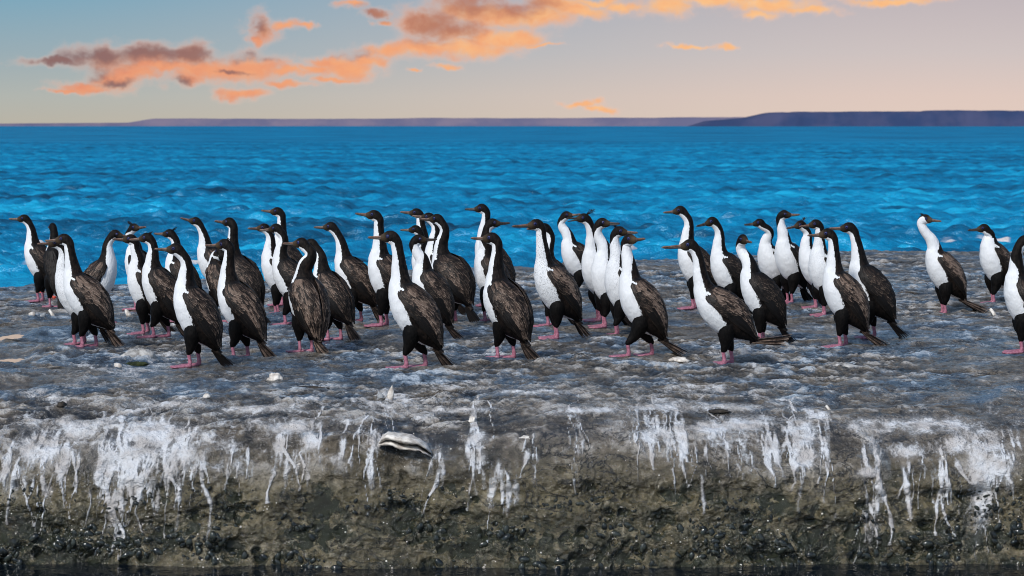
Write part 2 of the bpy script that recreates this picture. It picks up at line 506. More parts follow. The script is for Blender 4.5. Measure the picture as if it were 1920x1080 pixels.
M_ROCK, M_SEA, M_TIDE = m_rock(), m_sea(), m_sea(True)
M_PLUM, M_FEA = m_plumage(), m_feather()
M_LEG = m_simple("leg_skin", (0.28, 0.090, 0.135), (0.43, 0.18, 0.24), 60, 0.45, 0.4, 0.3, 0.003)
M_BILL = m_simple("bill_horn", (0.07, 0.042, 0.032), (0.20, 0.11, 0.075), 60, 0.4)
M_BILLD = m_simple("bill_dark", (0.020, 0.016, 0.015), (0.055, 0.040, 0.032), 60, 0.4)
M_EYE = m_simple("eye_skin", (0.008, 0.014, 0.10), (0.016, 0.03, 0.20), 80, 0.35)
M_PUP = m_simple("pupil", (0.003, 0.003, 0.004), (0.006, 0.005, 0.006), 20, 0.08, 0.6)
M_LAND1 = m_simple("distant_land", (0.135, 0.130, 0.205), (0.20, 0.168, 0.225), 0.012, 0.95, 0.05)  # mauve haze of distance is put into the base colour
M_LAND2 = m_simple("nearer_land", (0.034, 0.055, 0.125), (0.065, 0.075, 0.145), 0.012, 0.95, 0.05)  # bluish haze is part of this base colour as well
M_MUSSEL = m_simple("mussel_shell", (0.006, 0.008, 0.008), (0.030, 0.034, 0.026), 30, 0.09, 0.6, 0.4, 0.004)
M_STONE = m_simple("pale_stone", (0.16, 0.15, 0.14), (0.52, 0.51, 0.49), 22, 0.8, 0.3, 0.8, 0.01)
M_SHELL = m_simple("pale_shell", (0.42, 0.37, 0.32), (0.78, 0.74, 0.68), 28, 0.6, 0.3, 0.6, 0.006)
M_SHELLIN = m_simple("grey_shell", (0.16, 0.18, 0.20), (0.50, 0.50, 0.50), 24, 0.5, 0.35, 0.6, 0.005)
M_DARKSH = m_simple("dark_stick", (0.012, 0.010, 0.009), (0.05, 0.04, 0.03), 30, 0.6, 0.3, 0.6, 0.006)
M_MOSS = m_simple("moss", (0.010, 0.016, 0.006), (0.05, 0.06, 0.02), 40, 0.8, 0.2, 0.8, 0.008)
M_ALG = m_simple("green_weed", (0.015, 0.035, 0.008), (0.05, 0.10, 0.02), 30, 0.4, 0.4, 0.5, 0.006)
M_PUD = m_simple("puddle_water", (0.03, 0.03, 0.03), (0.05, 0.045, 0.04), 5, 0.02, 0.5)
M_GULL = m_simple("gull_plumage", (0.42, 0.43, 0.46), (0.58, 0.58, 0.60), 30, 0.7, 0.2, 0.4, 0.004)
M_GULLD = m_simple("gull_mantle", (0.10, 0.10, 0.11), (0.16, 0.16, 0.17), 30, 0.7, 0.2, 0.4, 0.004)
M_RED = m_simple("red_skin", (0.50, 0.05, 0.03), (0.62, 0.10, 0.05), 30, 0.4, 0.4)

# ------------------------------------------------------------------ the flock: where each bird stands and how (photograph pixels, degrees)
def b(fx, fy, cx, cy, bx, by, label, **kw):
    kw.update(p=(fx, fy, cx, cy, bx, by), label=label)
    return kw


BIRDS = [
    b(76, 567, 49, 404, 20, 411, "leftmost cormorant of the flock, dark backed, at the far waterline", yaw=0, brown=.55, step=(.02, -.01)),
    b(105, 578, 99, 420, 88, 428, "black cormorant seen from behind, between the leftmost bird and the close pair", yaw=-62, brown=.1, fat=.82),
    b(147, 648, 112, 446, 84, 456, "cormorant with speckled white neck, largely hidden behind the brown bird at left", yaw=12, brown=.6, speck=.5),
    b(163, 656, 124, 443, 82, 455, "brown backed cormorant in front at the far left, overlapping a paler necked one", yaw=-4, brown=1.0, step=(.03, -.06)),
    b(190, 612, 216, 436, 234, 447, "cormorant facing right with folded brown wing, behind the left front bird", yaw=183, brown=.75),
    b(258, 585, 251, 424, 267, 430, "small crested head turned right, just above the left cluster of cormorants", yaw=-20, hyaw=150, brown=.4, crest=1.2),
    b(268, 628, 249, 441, 209, 448, "black necked cormorant at the left edge of the left cluster", yaw=5, brown=.55),
    b(298, 637, 279, 441, 242, 453, "brown cormorant with orange bill base in the middle of the left cluster", yaw=-6, brown=.65, crest=.5, step=(.04, -.07)),
    b(336, 606, 321, 433, 283, 440, "dark headed cormorant peering over the bird with a black flank at left", yaw=-12, brown=.35, crest=.9),
    b(361, 687, 334, 455, 293, 464, "upright cormorant with broad white front, black flank and dark tail, foremost in the left half", yaw=2, brown=.62, pitch=63, step=(.02, -.04), tailtone=.15),
    b(401, 573, 370, 407, 345, 408, "slim cormorant at the far waterline with bill raised, left of centre", yaw=4, brown=.6),
    b(452, 612, 432, 414, 400, 420, "dark backed cormorant with bushy nape behind the brown bird left of centre", yaw=-28, brown=.45, fat=1.08, tailtone=.2),
    b(411, 606, 414, 466, 404, 474, "half hidden cormorant with lowered dark neck between two taller birds", yaw=-50, brown=.7, S=.60),
    b(448, 670, 424, 445, 388, 456, "brown winged cormorant in the front row with pale striped tail, left of centre", yaw=-14, brown=.95, crest=.5, step=(.03, -.05)),
    b(533, 575, 523, 392, 494, 397, "tallest head of the trio left of centre, black neck with white stripe", yaw=-5, brown=.5),
    b(519, 587, 498, 416, 467, 424, "pale brown faced cormorant at the left of the trio left of centre", yaw=8, brown=.7, step=(.02, -.01)),
    b(546, 612, 520, 422, 481, 434, "black headed cormorant just left of the bird with its back turned", yaw=-10, brown=.4, s=.5),
    b(572, 662, 568, 447, 520, 457, "brown cormorant with its back to the camera and curved neck", yaw=-48, brown=1.0, hyaw=-15, s=.7, fat=1.05, nk=1.12, step=(.0, -.01), toe=5),
    b(622, 645, 584, 456, 538, 467, "cormorant almost hidden behind the bird with its back turned, striped tail showing", yaw=-32, brown=.6, hyaw=-15),
    b(664, 609, 622, 422, 582, 431, "lone dark brown cormorant in profile, left of the picture's middle, gap of sea behind", yaw=-10, brown=.6, step=(.02, -.05)),
    b(719, 617, 704, 400, 669, 405, "tall cormorant with wing streaked grey, behind the foremost bird left of middle", yaw=-2, brown=.7, step=(.02, -.02)),
    b(772, 693, 735, 435, 689, 446, "foremost striding cormorant with streaked brown wing and long white belly, left of middle", yaw=-3, brown=.85, step=(.04, -.09), tail=(-.33, .012)),
    b(803, 641, 783, 444, 809, 452, "cormorant with white neck twisted to look right, behind the foremost striding bird", yaw=-2, hyaw=178, brown=.6, billc=0),
    b(806, 577, 783, 392, 758, 398, "rearmost bird of the dense knot near the middle, bill level and head high", yaw=-5, brown=.5),
    b(822, 592, 806, 401, 776, 406, "black naped cormorant second from the right in the dense knot near the middle", yaw=-10, brown=.3),
    b(797, 584, 781, 424, 762, 432, "lowest head of the dense knot near the middle, only bill and crown showing", yaw=-5, brown=.3),
    b(846, 611, 821, 410, 792, 419, "fluffy dark brown cormorant with spread black tail at the right of the dense knot", yaw=-34, brown=.5, fat=1.16, tailtone=.12, hyaw=-15),
    b(922, 578, 905, 387, 876, 396, "topmost head near the middle of the flock, thin bill against the sea", yaw=-4, brown=.4, billc=0),
    b(913, 603, 922, 410, 942, 418, "cormorant looking right over its shoulder behind the big dark brown bird at the middle", yaw=-8, hyaw=185, brown=.65, speck=.25, billc=0),
    b(945, 675, 924, 439, 881, 448, "big fluffy dark brown cormorant in front at the middle, blue eyed, back half turned", yaw=-30, brown=.7, hyaw=-8, fat=1.10, step=(.03, -.05)),
    b(1040, 641, 1007, 416, 951, 428, "cormorant with grey speckled belly and long level bill, right of the middle", yaw=14, brown=.85, speck=.75, step=(.0, -.02), bl=.15, tailtone=1.2),
    b(1029, 612, 1022, 419, 990, 428, "cormorant hidden behind the grey bellied bird, its dark nape peeping out", yaw=8, brown=.4),
    b(1082, 558, 1060, 395, 1080, 400, "rear white breasted cormorant looking right, at the left of the white cluster", yaw=20, hyaw=160, brown=.5, billc=1),
    b(1120, 601, 1096, 399, 1068, 407, "crested cormorant with open bill in the white cluster right of the middle", yaw=26, hyaw=10, brown=.4, crest=1.5, gape=14, billc=0),
    b(1133, 613, 1127, 408, 1148, 417, "plump white fronted cormorant looking right, centre of the white cluster", yaw=22, hyaw=160, brown=.65, fat=1.05, speck=.12, billc=0),
    b(1160, 625, 1159, 419, 1184, 429, "speckled necked cormorant with tufted black crown at the right of the white cluster", yaw=14, hyaw=165, brown=.5, speck=.4, crest=.7),
    b(1197, 673, 1178, 443, 1195, 451, "striding brown cormorant in front of the white cluster, face turned to the right", yaw=3, hyaw=135, brown=1.0, step=(.09, -.11), tail=(-.42, .03)),
    b(1300, 582, 1276, 389, 1236, 401, "tallest rear cormorant right of middle, curved black neck and slender bill", yaw=2, brown=.5, s=.5),
    b(1364, 592, 1335, 405, 1308, 420, "cormorant with white belly in the gap between the leaning bird and the tall rear one", yaw=14, brown=.35, billc=0),
    b(1360, 687, 1294, 452, 1235, 466, "leaning long billed cormorant with tail held level, foremost in the right half", yaw=0, brown=.75, pitch=44, step=(.02, -.05), tail=(-.52, .23), bl=.16),
    b(1424, 644, 1391, 439, 1397, 450, "glossy black cormorant staring straight at the camera", yaw=-6, hyaw=112, brown=.22, step=(.0, -.03), tailtone=.1),
    b(1448, 572, 1422, 412, 1385, 423, "white breasted cormorant with neck drawn into an S, right half", yaw=40, hyaw=0, brown=.2, s=1.1, billc=0),
    b(1480, 575, 1466, 401, 1490, 408, "upright white breasted cormorant with pink legs looking right, right half", yaw=34, hyaw=165, brown=.35, step=(.02, -.02)),
    b(1528, 580, 1500, 415, 1473, 428, "crested dark headed cormorant squeezed between two white breasted ones, right half", yaw=18, brown=.5, crest=1.0),
    b(1540, 592, 1529, 411, 1507, 422, "cormorant with yellow bill base and spotted white neck behind the brown front bird at right", yaw=28, hyaw=5, brown=.4, speck=.3),
    b(1577, 649, 1552, 426, 1512, 438, "brown cormorant with pale streaked wing and red soled feet, front of the right cluster", yaw=-3, brown=1.0, step=(.02, -.04), tail=(-.41, .02)),
    b(1628, 640, 1592, 423, 1566, 433, "glossy black naped cormorant at the right end of the right cluster", yaw=-8, brown=.3, tail=(-.36, .02), tailtone=.3),
    b(1768, 585, 1730, 397, 1749, 407, "pale headed cormorant standing apart with white neck and brown mottled wing", yaw=8, hyaw=150, brown=1.15, crest=.5, step=(.0, -.01), tail=(-.50, .04), tailtone=1.3, speck=.08, wneck=75, s=-.3),
    b(1862, 570, 1843, 420, 1797, 432, "cormorant with neck drawn back in an S, second from the right edge", yaw=22, hyaw=0, brown=.55, S=.68, s=.3, pitch=62, billc=0),
    b(1913, 662, 1917, 441, 1950, 455, "black cormorant cut by the right edge, neck curled back", yaw=-4, hyaw=184, brown=.5, s=.2),
]

# ------------------------------------------------------------------ rock shelf (one sheet: top, rounded lip, front face)
SEA_Z = -0.62
xs = np.concatenate([np.linspace(-9, -4.5, 110, endpoint=False), np.linspace(-4.5, -2.6, 210, endpoint=False), np.linspace(-2.6, 2.6, 1000, endpoint=False),
                     np.linspace(2.6, 4.5, 210, endpoint=False), np.linspace(4.5, 9, 111)])
prof = catmull([(9.80, -1.35), (9.88, -0.90), (9.95, -0.62), (10.00, -0.42), (10.02, -0.30), (10.07, -0.20), (10.17, -0.115), (10.34, -0.055), (10.58, -0.018), (10.90, 0.0)], 60)
seg = np.concatenate([[0], np.cumsum(np.linalg.norm(np.diff(prof, axis=0), axis=1))])
sa = np.concatenate([np.linspace(0, seg[-1] * 0.36, 25, endpoint=False), np.linspace(seg[-1] * 0.36, seg[-1], 260)])
py_, pz_ = np.interp(sa, seg, prof[:, 0]), np.interp(sa, seg, prof[:, 1])
topy = 10.90 + np.cumsum(np.linspace(0.012, 0.042, 540))
py_, pz_ = np.concatenate([py_, topy]), np.concatenate([pz_, np.zeros(len(topy))])
tn = nrm(np.stack([np.gradient(py_), np.gradient(pz_)], 1))
nY, nZ = -tn[:, 1], tn[:, 0]
XX, PY = np.meshgrid(xs, py_)
_, PZ = np.meshgrid(xs, pz_)
NYv, NZv = nY[:, None], nZ[:, None]
faceA = sstep(0.97, 0.10, NZv) * np.ones_like(XX)
lipw = sstep(11.6, 10.2, PY)
PY = PY + lipw * (0.15 * fbm(XX * 0.55, 0 * XX + 3.3, 0 * XX, 3) + 0.05 * pnoise(XX * 2.2, PZ * 2, 0 * XX + 1.7))
PZ = PZ + lipw * sstep(-0.7, -0.1, PZ) * 0.085 * fbm(XX * 0.9, 0 * XX + 8.8, 0 * XX, 3)
dz = 0.030 * fbm(XX * 0.8, PY * 1.2, PZ, 3) + 0.016 * fbm(XX * 3.0, PY * 4.2, PZ * 3, 3)
rid = 1 - np.abs(fbm(XX * 1.6, PY * 3.2, PZ * 4 + 2.0, 4)) * 2
dz = dz + 0.014 * np.clip(rid, -1, 1) + 0.012 * fbm(XX * 7, PY * 9, PZ * 7, 4) + 0.007 * fbm(XX * 22, PY * 22, PZ * 22, 2)
# lumpy crust: knobs a hand wide with hollows between them, smoother where the birds have trodden
kn = 0.55 * fbm(XX * 5.2 + 1.5 * pnoise(XX * 1.1, PY * 1.1, 0 * XX), PY * 6.0, PZ * 6, 5, 0.62) + 0.9 * np.abs(fbm(XX * 7.5 + 70, PY * 8.0, PZ * 8, 4, 0.6)) - 0.25
kn2 = 0.35 - np.abs(fbm(XX * 3.4 + 40, PY * 4.6, PZ * 4, 3)) * 1.3
patch = np.clip(0.55 + 1.1 * fbm(XX * 0.6 + 9, PY * 0.45, 0 * XX, 3), 0.15, 1.3)
relief = (0.040 * kn + 0.026 * kn2) * patch
for q_ in BIRDS:
    gx, gy = px_ground(q_['p'][0], q_['p'][1])
    relief = relief * (1 - 0.8 * np.exp(-((XX - gx) / .16) ** 2 - ((PY - gy) / .16) ** 2))
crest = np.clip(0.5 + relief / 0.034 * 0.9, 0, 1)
dz = dz + relief * (0.45 + 0.55 * sstep(10.2, 10.8, PY))
low = 0.035 * fbm(XX * 2.2, PY * 2, PZ * 3.4, 4) + 0.018 * fbm(XX * 9, PY * 9, PZ * 12, 3) + 0.010 * fbm(XX * 24, PY * 30, PZ * 34, 3)
strata = 0.012 * np.sin(PZ * 46 + 4 * fbm(XX * 1.2, PZ * 2, 0 * XX, 3)) * sstep(-0.12, -0.3, PZ)
disp = dz * (1 - faceA) + (low + strata) * faceA
pit = np.zeros_like(XX)
algae_shade = sstep(-0.20, -0.52, PZ) * faceA * np.clip(.75 + .8 * fbm(XX * 1.8, PY, PZ * 3, 3), .2, 1)
rows_face = np.where((pz_ < -0.16) & (pz_ > -0.66))[0]
for i in range(150):
    r = rng.choice(rows_face, p=(np.linspace(1.6, 0.3, len(rows_face)) / np.linspace(1.6, 0.3, len(rows_face)).sum()))
    cx, cz, rr = rng.uniform(-2.8, 2.8), pz_[r], 0.014 + 0.05 * rng.uniform(0, 1) ** 1.6
    c0, c1 = np.searchsorted(xs, [cx - 3 * rr, cx + 3 * rr])
    sl_ = (slice(max(0, r - 45), r + 45), slice(c0, c1))
    d2 = ((XX[sl_] - cx) / rr / 1.35) ** 2 + ((PZ[sl_] - cz) / rr) ** 2
    d2 = d2 * (1 + 1.3 * fbm(XX[sl_] * 22, PZ[sl_] * 26, 0 * XX[sl_] + i, 3))
    pit[sl_] = np.maximum(pit[sl_], np.exp(-np.maximum(d2, 0) ** 1.5))
disp = disp - 0.032 * pit * faceA
algae_shade = np.clip(algae_shade + 1.1 * pit * faceA, 0, 1.3)  # pits also coloured dark, to deepen the shade in them
# far edge of the shelf
edge = np.interp(XX, [-9, -4, -3.0, -1.2, 0.2, 1.2, 3.4, 5, 9], [17.9, 18.1, 18.3, 19.6, 21.0, 21.8, 23.4, 23.0, 22.8])
edge = edge + 0.7 * fbm(XX * 0.9, PY * 0.15, 0 * XX, 4)
PZ = PZ - 1.2 * sstep(0.0, 1.5, PY - edge)
# hollows that hold water
PUD = [(12, 672, 34, 9), (30, 724, 38, 8), (18, 629, 26, 7), (122, 677, 16, 5), (28, 603, 16, 3.5), (690, 507, 46, 8), (20, 522, 60, 4),
       (360, 512, 60, 5), (1010, 497, 30, 4)]
pudw = []
wetA = np.clip(0.7 + 0.9 * fbm(XX * 0.35, PY * 0.35, 0 * XX + 4, 3) + 0.5 * sstep(-0.4, -2.2, XX), 0, 1) * np.ones_like(XX)
for (a, b, c, d) in PUD:
    cx, cy = px_ground(a, b)
    rx = c * cy / FPX
    _, y0 = px_ground(a, b + d); _, y1 = px_ground(a, b - d)
    ry = (y1 - y0) / 2
    q = ((XX - cx) / rx) ** 2 + ((PY - cy) / ry) ** 2
    k = np.exp(-(q / 1.7) ** 2)
    disp = disp * (1 - 0.75 * k) - 0.014 * k + 0.010 * np.exp(-((np.sqrt(q) - 2.0) / .6) ** 2)
    pudw.append((cx, cy, rx, ry))
PY = PY + disp * NYv
PZ = PZ + disp * NZv
# droppings: runs down the face, splashes on the lip
gu = np.zeros_like(XX)
topg = np.clip(0.50 + 0.25 * sstep(12.2, 10.6, PY) * (1 - faceA) + 1.1 * fbm(XX * 0.7, PY * 0.5, 0 * XX + 7, 3), 0.0, 1.25) * (1 - faceA * 0.9)
topg = topg * (0.4 + 0.6 * sstep(16.5, 12.5, PY))


def drip(px, y_from, y_to, w, depth=0):
    z2y = lambda yy: CAM_H - (yy - HOR) / FPX * 10.05
    x = (px - 960) / FPX * 10.05
    za, zb = z2y(y_from), z2y(y_to)
    r0 = int(np.argmin(np.abs(pz_[:290] - min(za, -0.005)))) if za < -0.005 else 252 + int(rng.integers(0, 20))
    r1 = int(np.argmin(np.abs(pz_[:290] - zb)))
    vx = rng.normal(0, 0.0005) * (1 + depth)
    L = max(r0 - r1, 1)
    p1, p2 = rng.uniform(0, 6.28, 2)
    amp_ = rng.uniform(.45, 1.08)
    for k, r in enumerate(range(r0, r1, -1)):
        vx = vx * 0.93 + rng.normal(0, 0.00042)
        x += vx
        t = k / L
        ww = w * (1.5 - 0.95 * t ** 0.6) * (0.85 + 0.35 * math.sin(k * 0.23 + p1)) + (0.004 if t > .93 else 0)
        a = amp_ * min(1.0, .35 + k / 14) * (1.05 if t < 0.7 else 1.05 - (t - 0.7) / 0.3 * 0.35) * (0.95 + 0.2 * math.sin(k * 0.11 + p2))
        c0, c1 = np.searchsorted(xs, [x - 3 * ww, x + 3 * ww])
        gu[r, c0:c1] = np.maximum(gu[r, c0:c1], a * np.exp(-((xs[c0:c1] - x) / ww) ** 2))
        if depth < 2 and 0.1 < t < 0.7 and rng.random() < 0.007:
            yk = HOR + (CAM_H - pz_[r]) / 10.05 * FPX
            drip(960 + x / 10.05 * FPX, yk, yk + (y_to - yk) * rng.uniform(.4, 1.1), w * .8, depth + 1)


def splash(px, py, rx, ry, a):
    x, z = (px - 960) / FPX * 10.15, CAM_H - (py - HOR) / FPX * 10.12
    rx, rz = rx / FPX * 10.1, ry / FPX * 10.1
    ang = 0
    yimg = HOR + (CAM_H - PZ[:320]) / PY[:320] * FPX
    ximg = 960 + XX[:320] / PY[:320] * FPX
    q = ((ximg - px) / (rx / 10.1 * FPX)) ** 2 + ((yimg - py) / (rz / 10.1 * FPX)) ** 2
    n = fbm(XX[:320] * 9, PY[:320] * 7, PZ[:320] * 5, 3)
    gu[:320] = np.maximum(gu[:320], a * np.exp(-q * (1 + 0.9 * n)) * (0.8 + 0.9 * n))


CLUST = [(25, 45, 7, 850, 960, .9), (100, 55, 9, 840, 985, .8), (250, 75, 30, 815, 1000, 1.2), (210, 40, 8, 900, 1020, .9), (335, 40, 12, 830, 920, .9),
         (440, 32, 7, 852, 935, .65), (540, 34, 8, 845, 950, .75), (585, 15, 5, 805, 890, .9), (645, 15, 4, 845, 905, .8), (690, 22, 7, 835, 900, .9), (692, 8, 3, 850, 955, .8),
         (815, 12, 4, 850, 950, .6), (892, 14, 8, 812, 905, 1.0), (990, 5, 2, 815, 880, 1.0), (1003, 5, 3, 825, 960, .7), (1085, 8, 3, 810, 930, .7), (940, 25, 5, 900, 1005, .7),
         (1195, 10, 4, 805, 860, .9), (1240, 40, 14, 810, 880, 1.0), (1275, 14, 5, 830, 905, .8), (1330, 10, 5, 820, 900, .9), (1300, 10, 3, 840, 930, .6), (1390, 30, 8, 815, 900, .7),
         (1450, 14, 6, 810, 920, .8), (1510, 34, 18, 805, 905, 1.0), (1555, 10, 4, 810, 930, .7), (1630, 12, 6, 850, 925, .9), (1650, 10, 5, 860, 985, .8), (1708, 12, 7, 880, 975, 1.0),
         (1780, 22, 8, 860, 1000, .8), (1845, 20, 12, 850, 1030, 1.1), (1895, 25, 9, 830, 950, .9), (1640, 15, 4, 960, 1040, .8), (1750, 20, 5, 830, 900, .7)]
for (c, hw, n, ya, yb, w) in CLUST:
    for _ in range(n):
        x0 = c + rng.normal(0, hw * 0.55)
        yst = ya + rng.normal(0, 22) + abs(x0 - c) / hw * 16
        if rng.random() < .15: continue
        drip(x0, yst, yst + (yb - ya) * rng.uniform(0.3, 1.2), w * (0.0032 + .013 * rng.uniform(0, 1) ** 2.5))
yimg_ = HOR + (CAM_H - PZ[:320]) / PY[:320] * FPX
ximg_ = 960 + XX[:320] / PY[:320] * FPX
run = fbm(XX[:320] * 26, PZ[:320] * 5.5, PY[:320] * 3, 4, 0.6)
run2 = fbm(XX[:320] * 8 + 3, PZ[:320] * 5, PY[:320] * 3, 3)
for (c, hw, n, ya, yb, w) in CLUST:
    ce = c + 14 * run2
    env = np.exp(-((ximg_ - ce) / (hw * 1.25)) ** 4) * sstep(ya - 70, ya - 5, yimg_) * sstep(yb + 15, ya + 0.25 * (yb - ya), yimg_)
    gu[:320] = np.maximum(gu[:320], env * w * np.clip(0.40 + 1.3 * run + 0.6 * run2, 0, 1.15))
for s in [(290, 815, 75, 30, 1.1), (235, 860, 70, 45, .95), (250, 905, 60, 30, .75), (330, 850, 50, 40, .8), (60, 845, 70, 30, .8), (20, 900, 30, 60, .55), (120, 800, 90, 14, .8),
          (400, 840, 60, 30, .6), (420, 880, 70, 30, .5), (540, 800, 70, 22, .75), (580, 830, 22, 22, .8), (650, 790, 40, 14, .6), (895, 825, 20, 18, 1.0), (900, 860, 14, 20, .9),
          (1235, 820, 40, 18, 1.1), (1330, 805, 60, 18, .8), (1400, 795, 90, 18, .85), (1510, 815, 40, 35, .9), (1520, 860, 26, 26, .85), (1470, 800, 40, 14, .8),
          (1650, 800, 80, 20, .8), (1760, 800, 100, 20, .9), (1830, 830, 80, 30, .9), (1860, 880, 60, 40, .8), (1700, 850, 80, 20, .6), (1640, 890, 40, 14, .7), (1845, 960, 30, 50, .7),
          (850, 770, 140, 10, .6), (1100, 770, 160, 10, .6), (1150, 795, 40, 12, .5), (1280, 765, 200, 12, .7), (1000, 735, 150, 8, .6), (300, 760, 160, 12, .7), (480, 770, 120, 12, .7)]:
    splash(*s)
PY = PY - 0.004 * np.clip(gu, 0, 1) * faceA
wetA = np.where(faceA > 0.5, 1.0, wetA)
V = np.stack([XX, PY, PZ], -1).reshape(-1, 3)
rock = mk("rock_shelf", V, [grid_faces(len(py_), len(xs))[:, ::1]], M_ROCK,
          {"face": faceA, "guano": gu, "topg": topg, "wet": wetA, "algae_shade": algae_shade, "crest": crest})
tag(rock, kind='structure')
TOPROW = len(py_) - len(topy) - 30
GZ = PZ[TOPROW:]
GY = py_[TOPROW:]


def ground_z(x, y):
    i = np.clip(np.searchsorted(GY, y) - 1, 0, len(GY) - 2)
    j = np.clip(np.searchsorted(xs, x) - 1, 0, len(xs) - 2)
    fy = (y - GY[i]) / (GY[i + 1] - GY[i])
    fx = (x - xs[j]) / (xs[j + 1] - xs[j])
    return (GZ[i, j] * (1 - fx) + GZ[i, j + 1] * fx) * (1 - fy) + (GZ[i + 1, j] * (1 - fx) + GZ[i + 1, j + 1] * fx) * fy


for (cx, cy, rx, ry) in pudw:
    th = np.linspace(0, 2 * np.pi, 40, endpoint=False)
    zs = np.percentile([ground_z(cx + rx * 1.0 * math.cos(a), cy + ry * 1.0 * math.sin(a)) for a in th], 35)
    P = np.stack([cx + 1.9 * rx * np.cos(th), cy + 1.9 * ry * np.sin(th), np.full(40, zs)], 1)
    o = mk("puddle", np.vstack([P, [[cx, cy, zs]]]), [np.stack([np.arange(40), (np.arange(40) + 1) % 40, np.full(40, 40)], 1)], M_PUD)
    tag(o, kind='structure')

# ------------------------------------------------------------------ sea
ys = np.concatenate([np.linspace(17.5, 29, 30, endpoint=False), np.geomspace(29, 260, 1350, endpoint=False), np.geomspace(260, 9000, 120)])
cs = np.concatenate([np.linspace(-1.8, -0.26, 60, endpoint=False), np.linspace(-0.26, 0.26, 560, endpoint=False), np.linspace(0.26, 1.8, 61)])
SY, SC = np.meshgrid(ys, cs, indexing='ij')
SX = SY * SC
SZ = np.zeros_like(SX)
sp_r = np.gradient(ys)[:, None]
for i in range(72):
    lam = 0.28 * (8 ** rng.uniform(0, 1))
    a = rng.normal(0, 0.95)
    kx, ky = math.sin(a) * 2 * math.pi / lam, math.cos(a) * 2 * math.pi / lam
    amp = 0.0092 * lam ** 0.60
    fade = np.clip(lam / (3.0 * sp_r) - 0.6, 0, 1)
    ph = rng.uniform(0, 6.28)
    SZ += amp * fade * (np.sin(kx * SX + ky * SY + ph) + 0.25 * np.cos(2 * (kx * SX + ky * SY + ph)))
SZ *= sstep(17.5, 22, SY)
SZ += SEA_Z
foam = np.zeros_like(SX)
fyi, fxi = HOR + (CAM_H - SEA_Z) / SY * FPX, 960 + SC * FPX
for (a_, b_, c_, h_) in [(-40, 80, 523, 4), (60, 170, 506, 2.5), (300, 410, 510, 3), (620, 715, 504, 4), (-30, 70, 497, 2.5), (1110, 1210, 470, 3), (1760, 1820, 455, 5), (1830, 1895, 452, 5)]:
    q_ = np.exp(-((fxi - (a_ + b_) / 2) / (b_ - a_) * 2) ** 4 - ((fyi - c_) / h_) ** 2)
    foam = np.maximum(foam, q_)
foam = np.clip(foam * (0.75 + 1.3 * fbm(SX * 2.2, SY * 1.1, 0 * SX, 3)), 0, 1)
sea = mk("sea", np.stack([SX, SY, SZ], -1).reshape(-1, 3), [grid_faces(len(ys), len(cs))[:, ::-1]], M_SEA, {"foam": foam})
tag(sea, kind='structure')
tw = mk("tidal_water", [(-32, -30, SEA_Z), (32, -30, SEA_Z), (32, 17.5, SEA_Z), (-32, 17.5, SEA_Z)], [np.array([[0, 1, 2, 3]])], M_TIDE)
tag(tw, kind='structure')


# ------------------------------------------------------------------ far coast
def headland(name, D, pts, mat, depth, seed):
    px = np.array([p[0] for p in pts], float)
    py = np.array([p[1] for p in pts], float)
    x = np.linspace(px[0], px[-1], 500)
    hgt = (HOR + 1 - np.interp(x, px, py)) / FPX * D
    hgt = hgt + hgt * 0.03 * fbm(x * 0.05, 0 * x + seed, 0 * x, 3) + hgt * 0.06 * fbm(x * 0.012, 0 * x + seed, 0 * x, 3)
    wx = (x - 960) / FPX * D
    rows = []
    for dy, hz in [(0, 0), (depth * 0.02, .12), (depth * 0.06, .35), (depth * 0.10, .8), (depth * 0.14, 0.97), (depth * 0.4, 1.0), (depth * 0.8, 1.0), (depth, -0.05)]:
        wob = fbm(x * 0.05, 0 * x + seed + dy * 0.01, 0 * x, 3)
        rows.append(np.stack([wx, D + dy + wob * depth * 0.02, hgt * hz - 2.2], 1))
    o = mk(name, np.array(rows).reshape(-1, 3), [grid_faces(len(rows), len(x))], mat)
    tag(o, kind='structure')


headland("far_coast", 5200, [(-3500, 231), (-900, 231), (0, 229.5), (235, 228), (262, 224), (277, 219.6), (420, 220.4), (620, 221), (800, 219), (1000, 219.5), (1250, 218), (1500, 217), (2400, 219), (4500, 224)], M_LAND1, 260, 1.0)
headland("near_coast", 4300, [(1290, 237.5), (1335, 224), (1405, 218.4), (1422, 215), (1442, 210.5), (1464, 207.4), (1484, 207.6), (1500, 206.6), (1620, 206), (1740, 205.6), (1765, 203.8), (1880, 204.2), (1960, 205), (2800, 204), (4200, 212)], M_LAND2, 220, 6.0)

# ------------------------------------------------------------------ cormorants
NS, K = 40, 6
BODY = np.array([(-.205, .125, .012, .020), (-.178, .170, .038, .056), (-.122, .252, .104, .104), (-.060, .342, .138, .126), (-.002, .430, .142, .136),
                 (.045, .515, .124, .127), (.075, .595, .096, .094), (.083, .668, .068, .067)])
WHITE = np.radians([12, 34, 38, 68, 80, 86, 92, 96, 95, 90, 84, 74, 53, 24, -30])
HIP = np.array([-.03, .24])


def feather_strip(root, tip, nrm_, side, width, lift=0.006, rows=5, point=0.55):
    """free feather from root to tip (tail)"""
    t = np.linspace(0, 1, rows)
    w = width * np.array([0.75, 0.95, 1.0, 0.95, 0.45])[:rows]
    c = root[None] * (1 - t[:, None]) + tip[None] * t[:, None]
    P, E = [], []
    for v in (-1, 0, 1):
        P.append(c + side[None] * (w * v)[:, None] + nrm_[None] * (0.004 * (1 - v * v)))
        E.append(np.where(t > 0.9, 0.9, abs(v) * 0.8))
    P = np.stack(P, 1)
    return P.reshape(-1, 3), np.stack(E, 1).reshape(-1)


